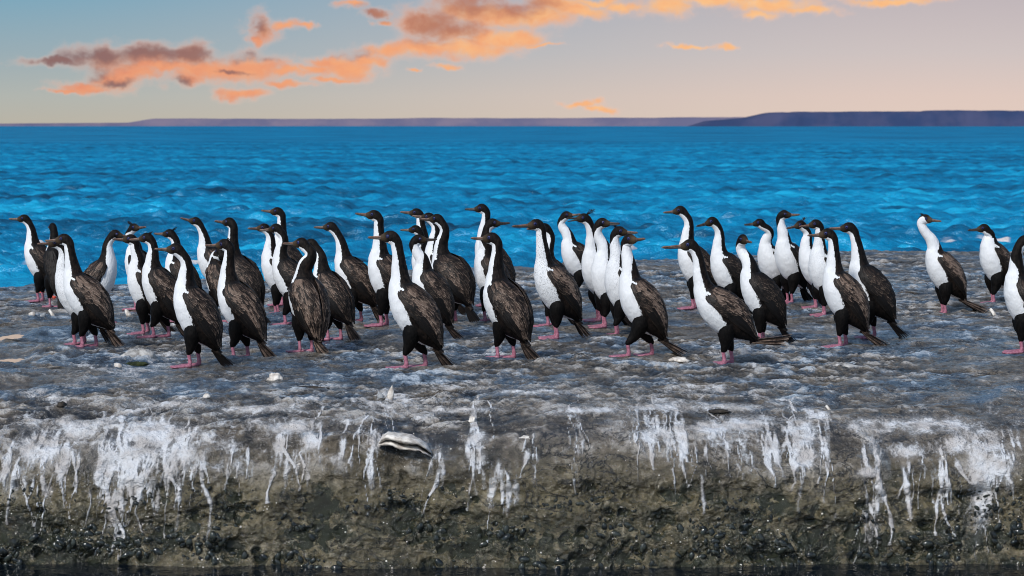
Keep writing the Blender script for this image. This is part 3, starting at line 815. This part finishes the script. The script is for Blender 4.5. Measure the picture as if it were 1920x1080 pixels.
def cormorant(spec):
    fx, fy, cx, cy, bx, by = spec['p']
    yaw = rad(spec.get('yaw', 0))
    hyaw = rad(spec.get('hyaw', spec.get('yaw', 0)))
    prg = np.random.default_rng(100 + spec['id'])
    wx, wy = px_ground(fx, fy)
    mpp = wy / FPX
    H = (fy - cy) * mpp
    S = spec.get('S', math.sqrt(0.69 * H))
    hz = H / S - 0.048
    # where the head is, in the bird's own frame
    dx = (cx - fx) * mpp / S
    hx = 0.11 + spec.get('hx', 0)
    cyw = math.cos(yaw)
    hy = 0.0
    if abs(cyw) > 0.45:
        hx = np.clip(-dx / cyw, -0.16, 0.36)
    else:
        hy = 0.0
    psi = hyaw - yaw
    if psi > math.pi: psi -= 2 * math.pi
    if psi < -math.pi: psi += 2 * math.pi
    bdx = abs(bx - cx)
    bp = math.atan2(cy + 0.045 * S / mpp - by, max(bdx, 0.10 * S / mpp)) if 'bp' not in spec else rad(spec['bp'])
    bp = max(min(bp, rad(35)), rad(-30))
    f = np.array([math.cos(psi), math.sin(psi), 0.0])
    up = np.array([0, 0, 1.0])
    fp = f * math.cos(bp) + up * math.sin(bp)
    upp = up * math.cos(bp) - f * math.sin(bp)
    # body, leaned about the hip
    dp = rad(spec.get('pitch', float(np.clip(59 - (hx - .12) * 75, 40, 66)) + prg.uniform(-3, 3)) - 58)
    B = BODY.copy()
    q = B[:, :2] - HIP
    B[:, 0] = HIP[0] + q[:, 0] * math.cos(dp) - q[:, 1] * math.sin(dp) * 1.0
    B[:, 1] = HIP[1] + q[:, 0] * math.sin(dp) + q[:, 1] * math.cos(dp)
    fat = spec.get('fat', 1.0) * 1.03
    B[2:6, 2:] *= fat
    ctrl = [(*B[i, :1], 0, B[i, 1], B[i, 2], B[i, 3]) for i in range(8)]
    hd = np.array([math.cos(dp), 0, math.sin(dp)])
    hints = [np.array([.80 * math.cos(dp) + .55 * math.sin(dp), 0, -.55 * math.cos(dp) + .8 * math.sin(dp)])] * 7 + [np.array([.95, 0, -.2])]
    Hc = np.array([hx, hy, hz])
    nape = Hc - f * 0.030 - up * 0.034
    A = np.array(ctrl[7][:3])
    dirA = nrm(np.array(ctrl[7][:3]) - np.array(ctrl[6][:3]))
    dist = np.linalg.norm(nape - A)
    sn = spec.get('s', prg.uniform(-.25, .55))
    b1 = A + dirA * dist * 0.38
    b2 = nape - (up * 0.9 + f * 0.25 * 1.0) * dist * 0.42 - f * sn * 0.12
    for k, tt in enumerate((0.27, 0.54, 0.80)):
        p = A * (1 - tt) ** 3 + 3 * b1 * tt * (1 - tt) ** 2 + 3 * b2 * tt ** 2 * (1 - tt) + nape * tt ** 3
        r = (.057, .048, .043)[k] * spec.get('nk', 1.0)
        ctrl.append((*p, r, r))
        al = psi * float(sstep(0.0, 1.0, (k + 1) / 4))
        hints.append(np.array([math.cos(al), math.sin(al), -0.12]))
    ctrl.append((*nape, .044, .040)); hints.append(f * 0.9 - up * 0.25)
    ctrl.append((*(Hc + fp * 0.006), .050, .040)); hints.append(-up * 1.0 + f * 0.25)
    ctrl.append((*(Hc + fp * 0.048 - upp * 0.003), .036, .028)); hints.append(-upp)
    ctrl.append((*(Hc + fp * 0.080 - upp * 0.004), .019, .014)); hints.append(-upp)
    P = catmull(np.hstack([np.array(ctrl), np.array(hints), WHITE[:, None]]), K)
    C, r1, r2, Vh, wh = P[:, :3], np.maximum(P[:, 3], .004), np.maximum(P[:, 4], .004), P[:, 5:8], P[:, 8]
    G, T, Vv, L = loft(C, Vh, r1, r2, NS)
    nr = len(C)
    th = np.arange(NS) / NS * 2 * np.pi
    tha = np.minimum(th, 2 * np.pi - th)
    uu = np.arange(nr) / K
    # loose feathering breaks the outline a little
    sd_ = spec['id'] * 3.7
    fl = fbm(G[..., 0] * 26 + sd_, G[..., 1] * 26, G[..., 2] * 18, 3)
    amp = np.interp(uu, [0, 2, 5, 8, 11, 14], [.006, .008, .007, .003, .002, .001])
    G = G + nrm(G - C[:, None]) * (fl * amp[:, None])[..., None]
    wh = wh + np.radians(spec.get('wneck', 0)) * np.interp(uu, [6.5, 8, 12, 13.2], [0, 1, 1, 0])
    white = wh[:, None] - tha[None] - np.where(uu[:, None] < 2, .0, 0)
    dors = np.clip((tha[None] - 0.9) / 0.6, 0, 1) * np.interp(uu, [0, 1.5, 4, 11, 15], [.2, .8, 1, .6, .5])[:, None]
    facem = np.repeat(np.interp(uu, [12.4, 13.2, 14], [0, .7, 1])[:, None], NS, 1)
    mb = MB()
    Vb = np.vstack([G.reshape(-1, 3), C[:1], C[-1:]])
    a = np.arange(NS)
    b = (a + 1) % NS
    ap = lambda g, x: np.concatenate([np.broadcast_to(g, (nr, NS)).ravel(), [x, x]])
    mb.add(Vb, [grid_faces(nr, NS, True), np.stack([np.full(NS, nr * NS), b, a], 1), np.stack([np.full(NS, nr * NS + 1), (nr - 1) * NS + a, (nr - 1) * NS + b], 1)],
           0, white=ap(white, -1), dors=ap(dors, 0), facem=ap(facem, 0))
    # legs and webbed feet grow out of the same body
    steps = spec.get('step', (prg.uniform(-.01, .05), prg.uniform(-.07, .0)))
    for sgn, sx in zip((1, -1), steps):
        yy_ = 0.058 * sgn
        hipx = HIP[0] + 0.012
        Vt, Ft = tube([(hipx - .01, yy_ * .9, .33), (hipx + .012, yy_, .245), (hipx * .5 + sx * .5 + .004, yy_, .165), (sx, yy_, .108), (sx, yy_, .094)],
                      [.075, .068, .043, .023, .012], (1, 0, 0), 14, 4)
        Vt = Vt + nrm(Vt - Vt.mean(0)) * (fbm(Vt[:, 0] * 40 + sd_, Vt[:, 1] * 40, Vt[:, 2] * 22, 2) * .008)[:, None]
        mb.add(Vt, Ft, 0, white=-1.0, dors=0.0, facem=0.0)
        Vt, Ft = tube([(sx + .002, yy_, .13), (sx + .002, yy_, .10), (sx - .004, yy_, .058), (sx - .006, yy_, .026), (sx + .012, yy_, .010)],
                      [.014, .0155, .0145, .0175, .012], (1, 0, 0), 10, 4, 0.8)
        mb.add(Vt, Ft, 1, white=0.0, dors=0.0, facem=0.0)
        # foot: four toes joined by web
        nt, nl = 13, 9
        tt = np.linspace(0, 1, nl)
        vv = np.linspace(-1, 1, nt)
        toe = np.cos(vv * math.pi * 1.5) ** 2
        ln = .160 * (1 - .20 * np.abs(vv - .2)) * (0.86 + .14 * toe)
        ang = vv * .56 - .12
        yo = spec.get('toe', 0) * rad(1) * sgn
        U, Lw = [], []
        for i, t_ in enumerate(tt):
            xx = sx - .022 + (ln + .02) * t_ * np.cos(ang)
            yv = yy_ + ((ln + .02) * t_ * np.sin(ang) + .010 * vv * (1 - t_)) * (1 if sgn > 0 else -1)
            zz = .006 + (.016 * (1 - t_) ** 1.5 + .004) * (.35 + .65 * toe)
            U.append(np.stack([xx, yv, zz], 1)); Lw.append(np.stack([xx, yv, 0 * xx - .004], 1))
        U, Lw = np.array(U), np.array(Lw)
        n0 = nl * nt
        rim = np.concatenate([np.arange(nt), np.arange(1, nl) * nt + nt - 1, np.arange(nt - 2, -1, -1) + (nl - 1) * nt, np.arange(nl - 2, 0, -1) * nt])
        r2_ = np.roll(rim, -1)
        mb.add(np.vstack([U.reshape(-1, 3), Lw.reshape(-1, 3)]), [grid_faces(nl, nt), grid_faces(nl, nt, off=n0)[:, ::-1], np.stack([rim, rim + n0, r2_ + n0, r2_], 1)], 1, white=0.0, dors=0.0, facem=0.0)
    o = mb.build("cormorant", [M_PLUM, M_LEG])
    br = spec.get('brown', 0.7)
    o.color = (br, spec.get('speck', 0.0), 0, 1)

    def part(name, mbx, mats):
        c = mbx.build(name, mats, o)
        c.color = o.color
        return c

    # ---- wings: overlapping feathers laid over the flank
    def surf(u, theta, sgn):
        r = np.clip(u * K, 0, nr - 1.001)
        i = r.astype(int); fr_ = (r - i)[..., None]
        col = (theta if sgn > 0 else 2 * np.pi - theta) / (2 * np.pi) * NS
        col = np.mod(col, NS)
        j = np.floor(col).astype(int); fc = (col - j)[..., None]
        j0, j1 = j % NS, (j + 1) % NS
        p = (G[i, j0] * (1 - fc) + G[i, j1] * fc) * (1 - fr_) + (G[i + 1, j0] * (1 - fc) + G[i + 1, j1] * fc) * fr_
        c = C[i] * (1 - fr_) + C[i + 1] * fr_
        return p, nrm(p - c)

    ulo = np.array([0.2, 1.2, 2.2, 3.2, 4.4, 5.6, 6.35])
    tlo = np.radians([128, 104, 94, 91, 86, 82, 98])
    thi = np.radians([176, 176, 176, 175, 174, 166, 150])
    for sgn in (1, -1):
        wb = MB()
        ua = np.linspace(0.55, 6.35, 22)
        vb = np.linspace(0, 1, 12)
        UA, VB = np.meshgrid(ua, vb, indexing='ij')
        TH = np.interp(UA, ulo, tlo) * (1 - VB) + np.interp(UA, ulo, thi) * VB
        p, n = surf(UA, TH, sgn)
        rim_ = (np.minimum(VB, 0.16) / 0.16) * np.clip((6.35 - UA) / .35, 0, 1)
        p = p + n * (0.002 + .013 * rim_)[..., None]
        wb.add(p, [grid_faces(22, 12)], 0, tone=.18, edge=0.0, wbar=0.0)
        # feather tracts, rear rows first so that front rows lie on top
        rows_u = np.arange(1.75, 6.15, 0.25)
        t = np.linspace(0, 1, 5)
        shp = np.array([.75, .98, 1.0, .80, .15])
        q_ = np.array([-1, 0, 1.0])
        for ri, u0 in enumerate(rows_u):
            nf = 13 if u0 < 5.4 else 9
            for fi in range(nf):
                v = (fi + 0.5 * (ri % 2) + rng.uniform(-.18, .18)) / nf
                if v > 0.98: continue
                lo, hi = np.interp(u0, ulo, tlo), np.interp(u0, ulo, thi)
                flight = v < 0.30 and u0 < 4.0
                ln = (2.1 if flight else 0.78 + .75 * v) * rng.uniform(.85, 1.15)
                wd = (hi - lo) / nf * (0.72 if not flight else .62)
                uF = u0 + rng.uniform(-.08, .08) - ln * t
                uF = np.maximum(uF, .05)
                lo_, hi_ = np.interp(uF, ulo, tlo), np.interp(uF, ulo, thi)
                thc = lo_ * (1 - v) + hi_ * v + rng.normal(0, .03) * t
                U2 = np.repeat(uF[:, None], 3, 1)
                T2 = thc[:, None] + (shp * wd)[:, None] * q_[None]
                p, n = surf(U2, T2, sgn)
                off = .012 + .011 * t[:, None] + .0045 * (1 - q_ ** 2)[None] + rng.uniform(-.003, .003)
                if v < .1: off = off - .006
                p = p + n * off[..., None]
                tone = (0.10 if flight else (0.28 + .85 * sstep(.10, .30, v) * (1 - .60 * sstep(.50, .80, v)))) * rng.uniform(.2, 1.5)
                ed = np.maximum(np.abs(q_)[None] * .85 + 0 * t[:, None], sstep(.70, 1, t)[:, None] * (.95 if .15 < v < .5 else .8))
                wb.add(p, [grid_faces(5, 3)], 0, tone=tone, edge=ed, wbar=0.0)
        # white notch at the shoulder
        if spec['id'] % 3 != 1:
            for k in range(4):
                u0 = 6.2 - .12 * k
                U2 = np.repeat((u0 - (.42 - .07 * k) * rng.uniform(.6, 1.2) * t)[:, None], 3, 1)
                T2 = np.interp(u0, ulo, tlo) + rad(-6 + 6 * k + rng.uniform(-3, 3)) + (shp * .07)[:, None] * q_[None] + 0 * U2
                p, n = surf(U2, T2, sgn)
                p = p + n * (.018 + .002 * k)
                wb.add(p, [grid_faces(5, 3)], 0, tone=.3, edge=0.0, wbar=1.0)
        part("wing", wb, [M_FEA])
    # ---- tail
    tb = MB()
    root = C[2] + np.array([0.012, 0, 0.005])
    tx, tz = spec.get('tail', (-.335, .012))
    tipc = np.array([tx, 0, tz])
    dvec = tipc - root
    tl = np.linalg.norm(dvec)
    d = dvec / tl
    sy = np.array([0, 1.0, 0])
    nn = np.cross(sy, d)
    if nn[2] < 0: nn = -nn
    for k in range(-5, 6):
        aa = k * rad(2.0)
        dd = d * math.cos(aa) + sy * math.sin(aa)
        l = tl * (1 - .045 * abs(k)) * rng.uniform(.92, 1.0)
        side = sy * math.cos(aa) - d * math.sin(aa)
        rr = root + sy * .0035 * k - nn * .0013 * abs(k)
        Pf, E = feather_strip(rr - nn * .003 * abs(k), rr + dd * l - nn * .0125 * abs(k), nrm(nn + sy * .16 * k), nrm(side - nn * .35 * np.sign(k)), .017, 0)
        Pf[:, 2] = np.maximum(Pf[:, 2], .003 + .001 * (5 - abs(k)))
        tb.add(Pf, [grid_faces(5, 3)], 0, tone=(rng.uniform(.1, .5) if k % 2 else rng.uniform(.7, 1.3)) * spec.get('tailtone', 0.9), edge=E, wbar=0.0)
    # covert fluff round the base of the tail
    for k in range(16):
        aa = k / 16 * 2 * math.pi
        off = (nn * math.sin(aa) + sy * math.cos(aa)) * .026
        r0 = root + off - d * .02
        Pf, E = feather_strip(r0, r0 + d * rng.uniform(.06, .085) - off * .35, nrm(off), nrm(np.cross(off, d)), .012, 0)
        tb.add(Pf, [grid_faces(5, 3)], 0, tone=rng.uniform(.3, .9), edge=E * .8, wbar=0.0)
    part("tail", tb, [M_FEA])
    # ---- bill
    bb = MB()
    lat = np.cross(upp, fp)
    gape = rad(spec.get('gape', 1.5))
    b0 = Hc + fp * .066 - upp * .004
    bl = spec.get('bl', 0.108)
    pts = [(0, .004, .0135), (.3, .004, .0095), (.62, .003, .0072), (.86, .003, .0066), (.97, -.001, .0058), (1.0, -.0065, .0022)]
    Vt, Ft = tube([b0 + fp * bl * a + upp * c for a, c, _ in pts], [r for *_, r in pts], upp, 10, 4, .82)
    bb.add(Vt, Ft, 0)
    fd = fp * math.cos(gape) - upp * math.sin(gape)
    pts = [(0, -.007, .0115), (.3, -.0065, .0080), (.65, -.005, .0058), (.92, -.003, .0035)]
    Vt, Ft = tube([b0 + fd * bl * a + upp * c for a, c, _ in pts], [r for *_, r in pts], upp, 10, 4, .9)
    bb.add(Vt, Ft, 1)
    part("bill", bb, [M_BILL if spec.get('billc', 1) else M_BILLD, M_BILLD])
    # ---- eyes
    for sgn in (1, -1):
        eb = MB()
        ce = Hc + fp * .026 + upp * .008 + lat * sgn * .0305
        ax = nrm(lat * sgn + fp * .25)
        e1 = nrm(np.cross(ax, upp)); e2 = np.cross(e1, ax)
        for rr, ht, mi, o_ in ((.0138, .0075, 0, .0), (.0075, .0058, 1, .0045)):
            ph = np.linspace(0, math.pi / 2, 5)
            aa = np.linspace(0, 2 * np.pi, 12, endpoint=False)
            Pt = [ce + ax * (o_ + ht * math.sin(p_)) + (e1 * math.cos(a_) + e2 * math.sin(a_)) * rr * max(math.cos(p_), .02) for p_ in ph for a_ in aa]
            eb.add(Pt, [grid_faces(5, 12, True)], mi)
        part("eye", eb, [M_EYE, M_PUP])
    # ---- crest
    if spec.get('crest', 0):
        cb = MB()
        for k in range(9):
            r0 = Hc - fp * (.004 + .030 * rng.uniform(0, 1)) + upp * .036 + lat * rng.uniform(-.014, .014)
            tp = r0 + (upp * rng.uniform(.5, 1.0) - fp * rng.uniform(.5, 1.2)) * .040 * spec['crest']
            Pf, E = feather_strip(r0, tp, nrm(upp + fp * .6), lat, .0035, 0)
            cb.add(Pf, [grid_faces(5, 3)], 0, tone=.2, edge=0.0, wbar=0.0)
        part("crest", cb, [M_FEA])
    o.scale = (S, S, S)
    o.rotation_euler = (0, 0, math.pi + yaw)
    o.location = (wx, wy, ground_z(wx, wy) - 0.002)
    tag(o, spec['label'], 'bird', 'cormorants standing on the rock shelf')
    return o


for i, sp_ in enumerate(BIRDS):
    sp_['id'] = i
    cormorant(sp_)


# ------------------------------------------------------------------ two gulls half hidden at the left
def gull(fx, fy, cx, cy, yaw, label):
    wx, wy = px_ground(fx, fy)
    S = (fy - cy) * wy / FPX
    pts = np.array([(-.50, 0, .36, .02, .03), (-.38, 0, .40, .09, .10), (-.18, 0, .47, .19, .17), (.05, 0, .53, .22, .19), (.20, 0, .62, .17, .15), (.24, 0, .76, .11, .10), (.27, 0, .88, .105, .095), (.36, 0, .90, .07, .06), (.42, 0, .89, .03, .03)])
    P = catmull(pts, 5)
    G, *_ = loft(P[:, :3], np.tile([.5, 0, -.9], (len(P), 1)), P[:, 3], P[:, 4], 20)
    mb = MB()
    mb.add(G, [grid_faces(len(P), 20, True)], 0)
    for s in (1, -1):
        Vt, Ft = tube([(0, .07 * s, .36), (0, .07 * s, .2), (-.01, .07 * s, .04), (.06, .07 * s, .012), (.14, .08 * s, .006)], [.035, .022, .02, .025, .03], (0, 0, 1), 8, 3, 1.0)
        mb.add(Vt, Ft, 1)
    o = mb.build("gull", [M_GULL, M_RED])
    wb = MB()
    for s in (1, -1):
        Vt, Ft = tube([(.16, .13 * s, .58), (0, .17 * s, .58), (-.25, .14 * s, .52), (-.5, .07 * s, .44), (-.68, .02 * s, .40)], [.04, .12, .10, .05, .008], (0, 0, 1), 10, 4, .35)
        wb.add(Vt, Ft, 0)
    wb.build("wing", [M_GULLD], o)
    bb = MB()
    Vt, Ft = tube([(.40, 0, .89), (.50, 0, .89), (.58, 0, .875), (.60, 0, .85)], [.035, .028, .02, .004], (0, 0, 1), 8, 3, .7)
    bb.add(Vt, Ft, 0)
    bb.build("bill", [M_RED], o)
    o.scale = (S,) * 3
    o.rotation_euler = (0, 0, math.pi + rad(yaw))
    o.location = (wx, wy, ground_z(wx, wy))
    tag(o, label, 'bird', 'gulls among the cormorants')


gull(88, 552, 77, 451, -55, "pale grey headed gull half hidden behind the leftmost cormorant")
gull(104, 558, 131, 450, 128, "gull behind the brown cormorant at far left, red bill tip showing")


# ------------------------------------------------------------------ stones, shells and scraps on the shelf
def px_on_face(px, py):
    """where a picture ray meets the real displaced face or lip"""
    d = px_ray(px, py)
    yimg = None
    y = 10.05
    for _ in range(4):
        x = d[0] / d[1] * y
        j = int(np.clip(np.searchsorted(xs, x), 1, len(xs) - 1))
        zc = CAM_H + d[2] / d[1] * PY[:300, j]
        k = int(np.argmin(np.abs(zc - PZ[:300, j])))
        y = PY[k, j]
    return d[0] / d[1] * y, y, CAM_H + d[2] / d[1] * y


def px_spot(px, py):
    """a spot on the shelf: the flat top, or the rounded lip nearer than it"""
    if py > 736:
        return px_on_face(px, py)
    x, y = px_ground(px, py)
    return x, y, ground_z(x, y)


def lump(name, px, py, w, h, d, mat, label, cat, group=None, seed=0, z_up=0.25, face=False, parent_bits=None, rough=.42, rz=0.0):
    """irregular lump; w,h in photo pixels, d depth in metres"""
    if face:
        wx, wy = px_on_face(px, py)[:2]
        wz = px_on_face(px, py)[2]
    else:
        wx, wy, wz = px_spot(px, py)
    mpp = wy / FPX
    W_, H_ = w * mpp / 2, h * mpp / 2
    n1, n2 = 18, 28
    ph = np.linspace(0.02, math.pi - 0.02, n1)
    th = np.linspace(0, 2 * np.pi, n2, endpoint=False)
    PH, TH = np.meshgrid(ph, th, indexing='ij')
    D3 = np.stack([np.sin(PH) * np.cos(TH), np.sin(PH) * np.sin(TH), np.cos(PH)], -1)
    r = 1 + rough * fbm(D3[..., 0] * 1.7 + seed, D3[..., 1] * 1.7, D3[..., 2] * 1.7 + seed, 4) + rough * .5 * np.abs(fbm(D3[..., 0] * 5 + seed, D3[..., 1] * 5, D3[..., 2] * 5, 2))
    V_ = D3 * r[..., None] * np.array([W_, d / 2, H_])
    mb = MB()
    V_ = V_ * np.where(V_[..., 2:] < 0, np.array([1.12, 1.12, .7]), 1.0)
    mb.add(V_, [grid_faces(n1, n2, True)], 0)
    o = mb.build(name, [mat])
    o.location = (wx, wy + (.028 if face else 0), wz + H_ * (z_up - .15) - (.012 if face else 0))
    o.rotation_euler = (0, rz, rng.uniform(-.3, .3))
    tag(o, label, cat, group)
    return o


lump("stone", 262, 673, 58, 34, .14, M_STONE, "pale lumpy stone with moss below it, beside the black flanked cormorant", "stone", seed=1)
lump("moss_clump", 256, 685, 44, 9, .09, M_MOSS, "dark green moss clump at the foot of the pale lumpy stone", "moss", seed=2, z_up=.1)
lump("stone", 1578, 692, 62, 26, .14, M_STONE, "flat white crusted stone below the right cluster of birds", "stone", seed=3, z_up=.05)
lump("stone", 516, 720, 26, 20, .05, M_SHELL, "small hollow looking bone coloured stone left of middle, below the flock", "stone", seed=4, z_up=.3, rough=.5)
lump("stone", 1273, 680, 34, 14, .06, M_SHELL, "cream coloured stone lying at the tail of the striding brown cormorant", "stone", seed=5)
lump("stone", 886, 789, 13, 15, .04, M_SHELL, "round ivory pebble alone on the lip near the middle", "pebble", seed=6)
lump("stone", 388, 744, 14, 10, .04, M_SHELL, "tiny pale stone between the lip and the left front birds", "pebble", seed=7)
lump("driftwood", 1348, 772, 34, 9, .05, M_DARKSH, "short dark stick lying on the pale rock lip, right of middle", "stick", seed=8, z_up=.3, rough=.4)
lump("driftwood", 585, 733, 62, 10, .05, M_DARKSH, "flat dark crust of wood beside the bone coloured stone", "stick", seed=9, z_up=.2, rough=.3)
lump("stone", 115, 760, 16, 12, .05, M_DARKSH, "small black stone at the left end of the lip", "stone", seed=10)
lump("stone", 985, 822, 38, 17, .07, M_SHELL, "white capped knob on the front face right of the big shell, dripping white", "stone", seed=13, face=True, rough=.2)
lump("stone", 748, 686, 14, 8, .04, M_DARKSH, "dark chip lying under the foremost striding cormorant", "stone", seed=14)


def shard(px, py, w, h, tilt, label, mat=M_SHELL, seed=0.0):
    """broken valve standing on edge: a curved plate with thickness"""
    wx, wy, wz = px_spot(px, py)
    mpp = wy / FPX
    n, m = 12, 9
    t = np.linspace(0, 1, n); v = np.linspace(-1, 1, m)
    T_, V2 = np.meshgrid(t, v, indexing='ij')
    wid = np.sqrt(np.clip(1 - (2 * T_ - .75) ** 2 / 1.6, .02, 1)) * (1 - .55 * T_ ** 3)
    x = V2 * wid * w * mpp / 2
    z = T_ * h * mpp * (1 + .12 * pnoise(V2 * 2 + seed, T_ * 2, 0 * T_))
    y = (.25 * V2 ** 2 + .35 * (T_ - .5) ** 2) * w * mpp
    A_ = np.stack([x, y, z], -1).reshape(-1, 3)
    B_ = A_ + np.array([0, .006, 0])
    n0 = n * m
    rim = np.concatenate([np.arange(m), np.arange(1, n) * m + m - 1, np.arange(m - 2, -1, -1) + (n - 1) * m, np.arange(n - 2, 0, -1) * m])
    r2 = np.roll(rim, -1)
    o = mk("shell", np.vstack([A_, B_]), [grid_faces(n, m), grid_faces(n, m, off=n0)[:, ::-1], np.stack([rim, rim + n0, r2 + n0, r2], 1)], [mat])
    o.location = (wx, wy, wz - .004)
    o.rotation_euler = (rad(-18), rad(tilt), rng.uniform(-.4, .4))
    tag(o, label, 'shell')


shard(729, 749, 13, 30, 8, "tall cream shell fragment standing on edge above the big shell", seed=1)
shard(716, 748, 12, 18, -25, "short brownish shell fragment leaning beside the taller standing one", M_SHELLIN, seed=2)
shard(64, 596, 14, 12, -60, "pale shell sliver on the wet rock below the leftmost cormorant", seed=3)
shard(80, 597, 12, 12, 40, "dark edged shell sliver right beside the paler one at far left", M_SHELLIN, seed=4)
shard(98, 594, 30, 8, 75, "broad cream shell lying flat right of the two slivers at far left", seed=5)
shard(237, 592, 28, 10, 70, "cream shell lying on the rock behind the left cluster", seed=6)
shard(1555, 770, 24, 7, 75, "white shell flake on the pale rock at the right, above the face", seed=7)
shard(1865, 592, 34, 9, 80, "white shell flake on the rock at right below the bird with the S shaped neck", seed=8)
shard(222, 690, 16, 14, -40, "white shell chip at the left foot of the mossy stone", seed=9)


# the large bivalve on the lip
def big_shell():
    x0, y0, z0 = px_on_face(760, 838)
    e = bpy.data.objects.new("oyster_shell", None)
    COL.objects.link(e)
    e.location = (x0, y0 - .03, z0)
    tag(e, "large two valved white shell jutting from the rock lip, left of middle", "shell")
    mpp = y0 / FPX

    def valve(name, top, bot, thick, mat, bulge):
        n, m = 40, 12
        t = np.linspace(0, 1, n)
        xs_ = (t - .5) * 100 * mpp
        zt = np.interp(t, [p[0] for p in top], [p[1] for p in top]) * mpp
        zb = np.interp(t, [p[0] for p in bot], [p[1] for p in bot]) * mpp
        a = np.linspace(0, 2 * np.pi, m, endpoint=False)
        C_ = np.stack([xs_, 0 * xs_, (zt + zb) / 2], 1)
        rz_ = np.maximum((zt - zb) / 2, .0015)
        ry_ = thick * np.sqrt(np.clip(1 - (2 * t - 1) ** 2, .02, 1))
        Gv = C_[:, None] + np.stack([0 * a[None] * ry_[:, None], np.sin(a)[None] * ry_[:, None], np.cos(a)[None] * rz_[:, None]], -1)
        Gv[..., 2] += .006 * fbm(Gv[..., 0] * 40, Gv[..., 1] * 40, Gv[..., 2] * 90 + bulge, 3)
        Gv[..., 1] += .010 * fbm(Gv[..., 0] * 30 + 4, Gv[..., 1] * 30, Gv[..., 2] * 70 + bulge, 3)
        mk(name, Gv.reshape(-1, 3), [grid_faces(n, m, True)[:, ::-1]], [mat], parent=e)

    valve("upper_valve", [(0, 10), (.08, 25), (.18, 30), (.35, 27), (.6, 25), (.8, 15), (.93, 4), (1, -8)], [(0, 8), (.15, 17), (.3, 15), (.5, 9), (.75, 7), (.9, -2), (1, -10)], .085, M_SHELL, 0)
    valve("lower_valve", [(0, 7), (.15, 15), (.3, 13), (.5, 6), (.75, 3), (.9, -7), (1, -15)], [(0, 3), (.12, 6), (.25, 5), (.4, -2), (.6, -4), (.8, -5), (.95, -14), (1, -18)], .066, M_SHELL, 5)


big_shell()

# ------------------------------------------------------------------ mussels and wet knobs on the lower face (nobody could count them)
mm = MB()
n1, n2 = 6, 8
ph = np.linspace(0.05, math.pi - .05, n1)
tt_ = np.linspace(0, 2 * np.pi, n2, endpoint=False)
UN = np.stack([np.outer(np.sin(ph), np.cos(tt_)), np.outer(np.sin(ph), np.sin(tt_)), np.outer(np.cos(ph), np.ones(n2))], -1).reshape(-1, 3)
cent = [(rng.uniform(-2.7, 2.7), -0.16 - 0.5 * rng.uniform(0, 1) ** 0.6) for _ in range(120)]
for i in range(2400):
    c = cent[rng.integers(len(cent))]
    x = c[0] + rng.normal(0, .06)
    z = c[1] + rng.normal(0, .022)
    if z < -.66 or z > -.30: continue
    j = int(np.clip(np.searchsorted(xs, x), 1, len(xs) - 1))
    k = int(np.argmin(np.abs(PZ[:285, j] - z)))
    s = .003 + .010 * rng.uniform(0, 1) ** 3 * (1.5 if z < -.45 else 0.7)
    R = np.array(Matrix.Rotation(rng.uniform(0, 6.28), 3, 'Y') @ Matrix.Rotation(rng.uniform(-.5, .5), 3, 'X'))
    mm.add((UN * np.array([s * 1.6, s * .6, s * .9])) @ R.T + np.array([x, PY[k, j] - s * .15, PZ[k, j]]), [grid_faces(n1, n2, True)], 0)
mo = mm.build("mussels", [M_MUSSEL])
tag(mo, "small dark glossy mussels crusting the lower rock face", "mussels", kind='stuff')
bm = MB()  # pale cones added to stand in for glints on the wet face
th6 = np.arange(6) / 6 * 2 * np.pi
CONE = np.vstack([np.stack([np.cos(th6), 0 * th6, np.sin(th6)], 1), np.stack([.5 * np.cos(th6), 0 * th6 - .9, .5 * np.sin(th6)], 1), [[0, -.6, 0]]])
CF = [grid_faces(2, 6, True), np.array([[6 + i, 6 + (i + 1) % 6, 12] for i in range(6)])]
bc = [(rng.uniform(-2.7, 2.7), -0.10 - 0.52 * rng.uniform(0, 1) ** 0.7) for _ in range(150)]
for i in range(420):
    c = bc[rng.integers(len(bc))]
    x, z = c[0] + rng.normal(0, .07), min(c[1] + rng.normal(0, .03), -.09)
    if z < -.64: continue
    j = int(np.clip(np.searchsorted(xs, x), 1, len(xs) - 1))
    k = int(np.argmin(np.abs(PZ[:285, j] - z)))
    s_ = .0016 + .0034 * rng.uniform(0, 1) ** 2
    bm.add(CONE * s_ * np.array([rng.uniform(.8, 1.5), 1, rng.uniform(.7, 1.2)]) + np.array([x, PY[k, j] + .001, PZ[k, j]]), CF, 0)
tag(bm.build("glint_specks", [M_SHELL]), "tiny pale specks standing in for glints on the rock face", "glint_specks", kind='stuff')
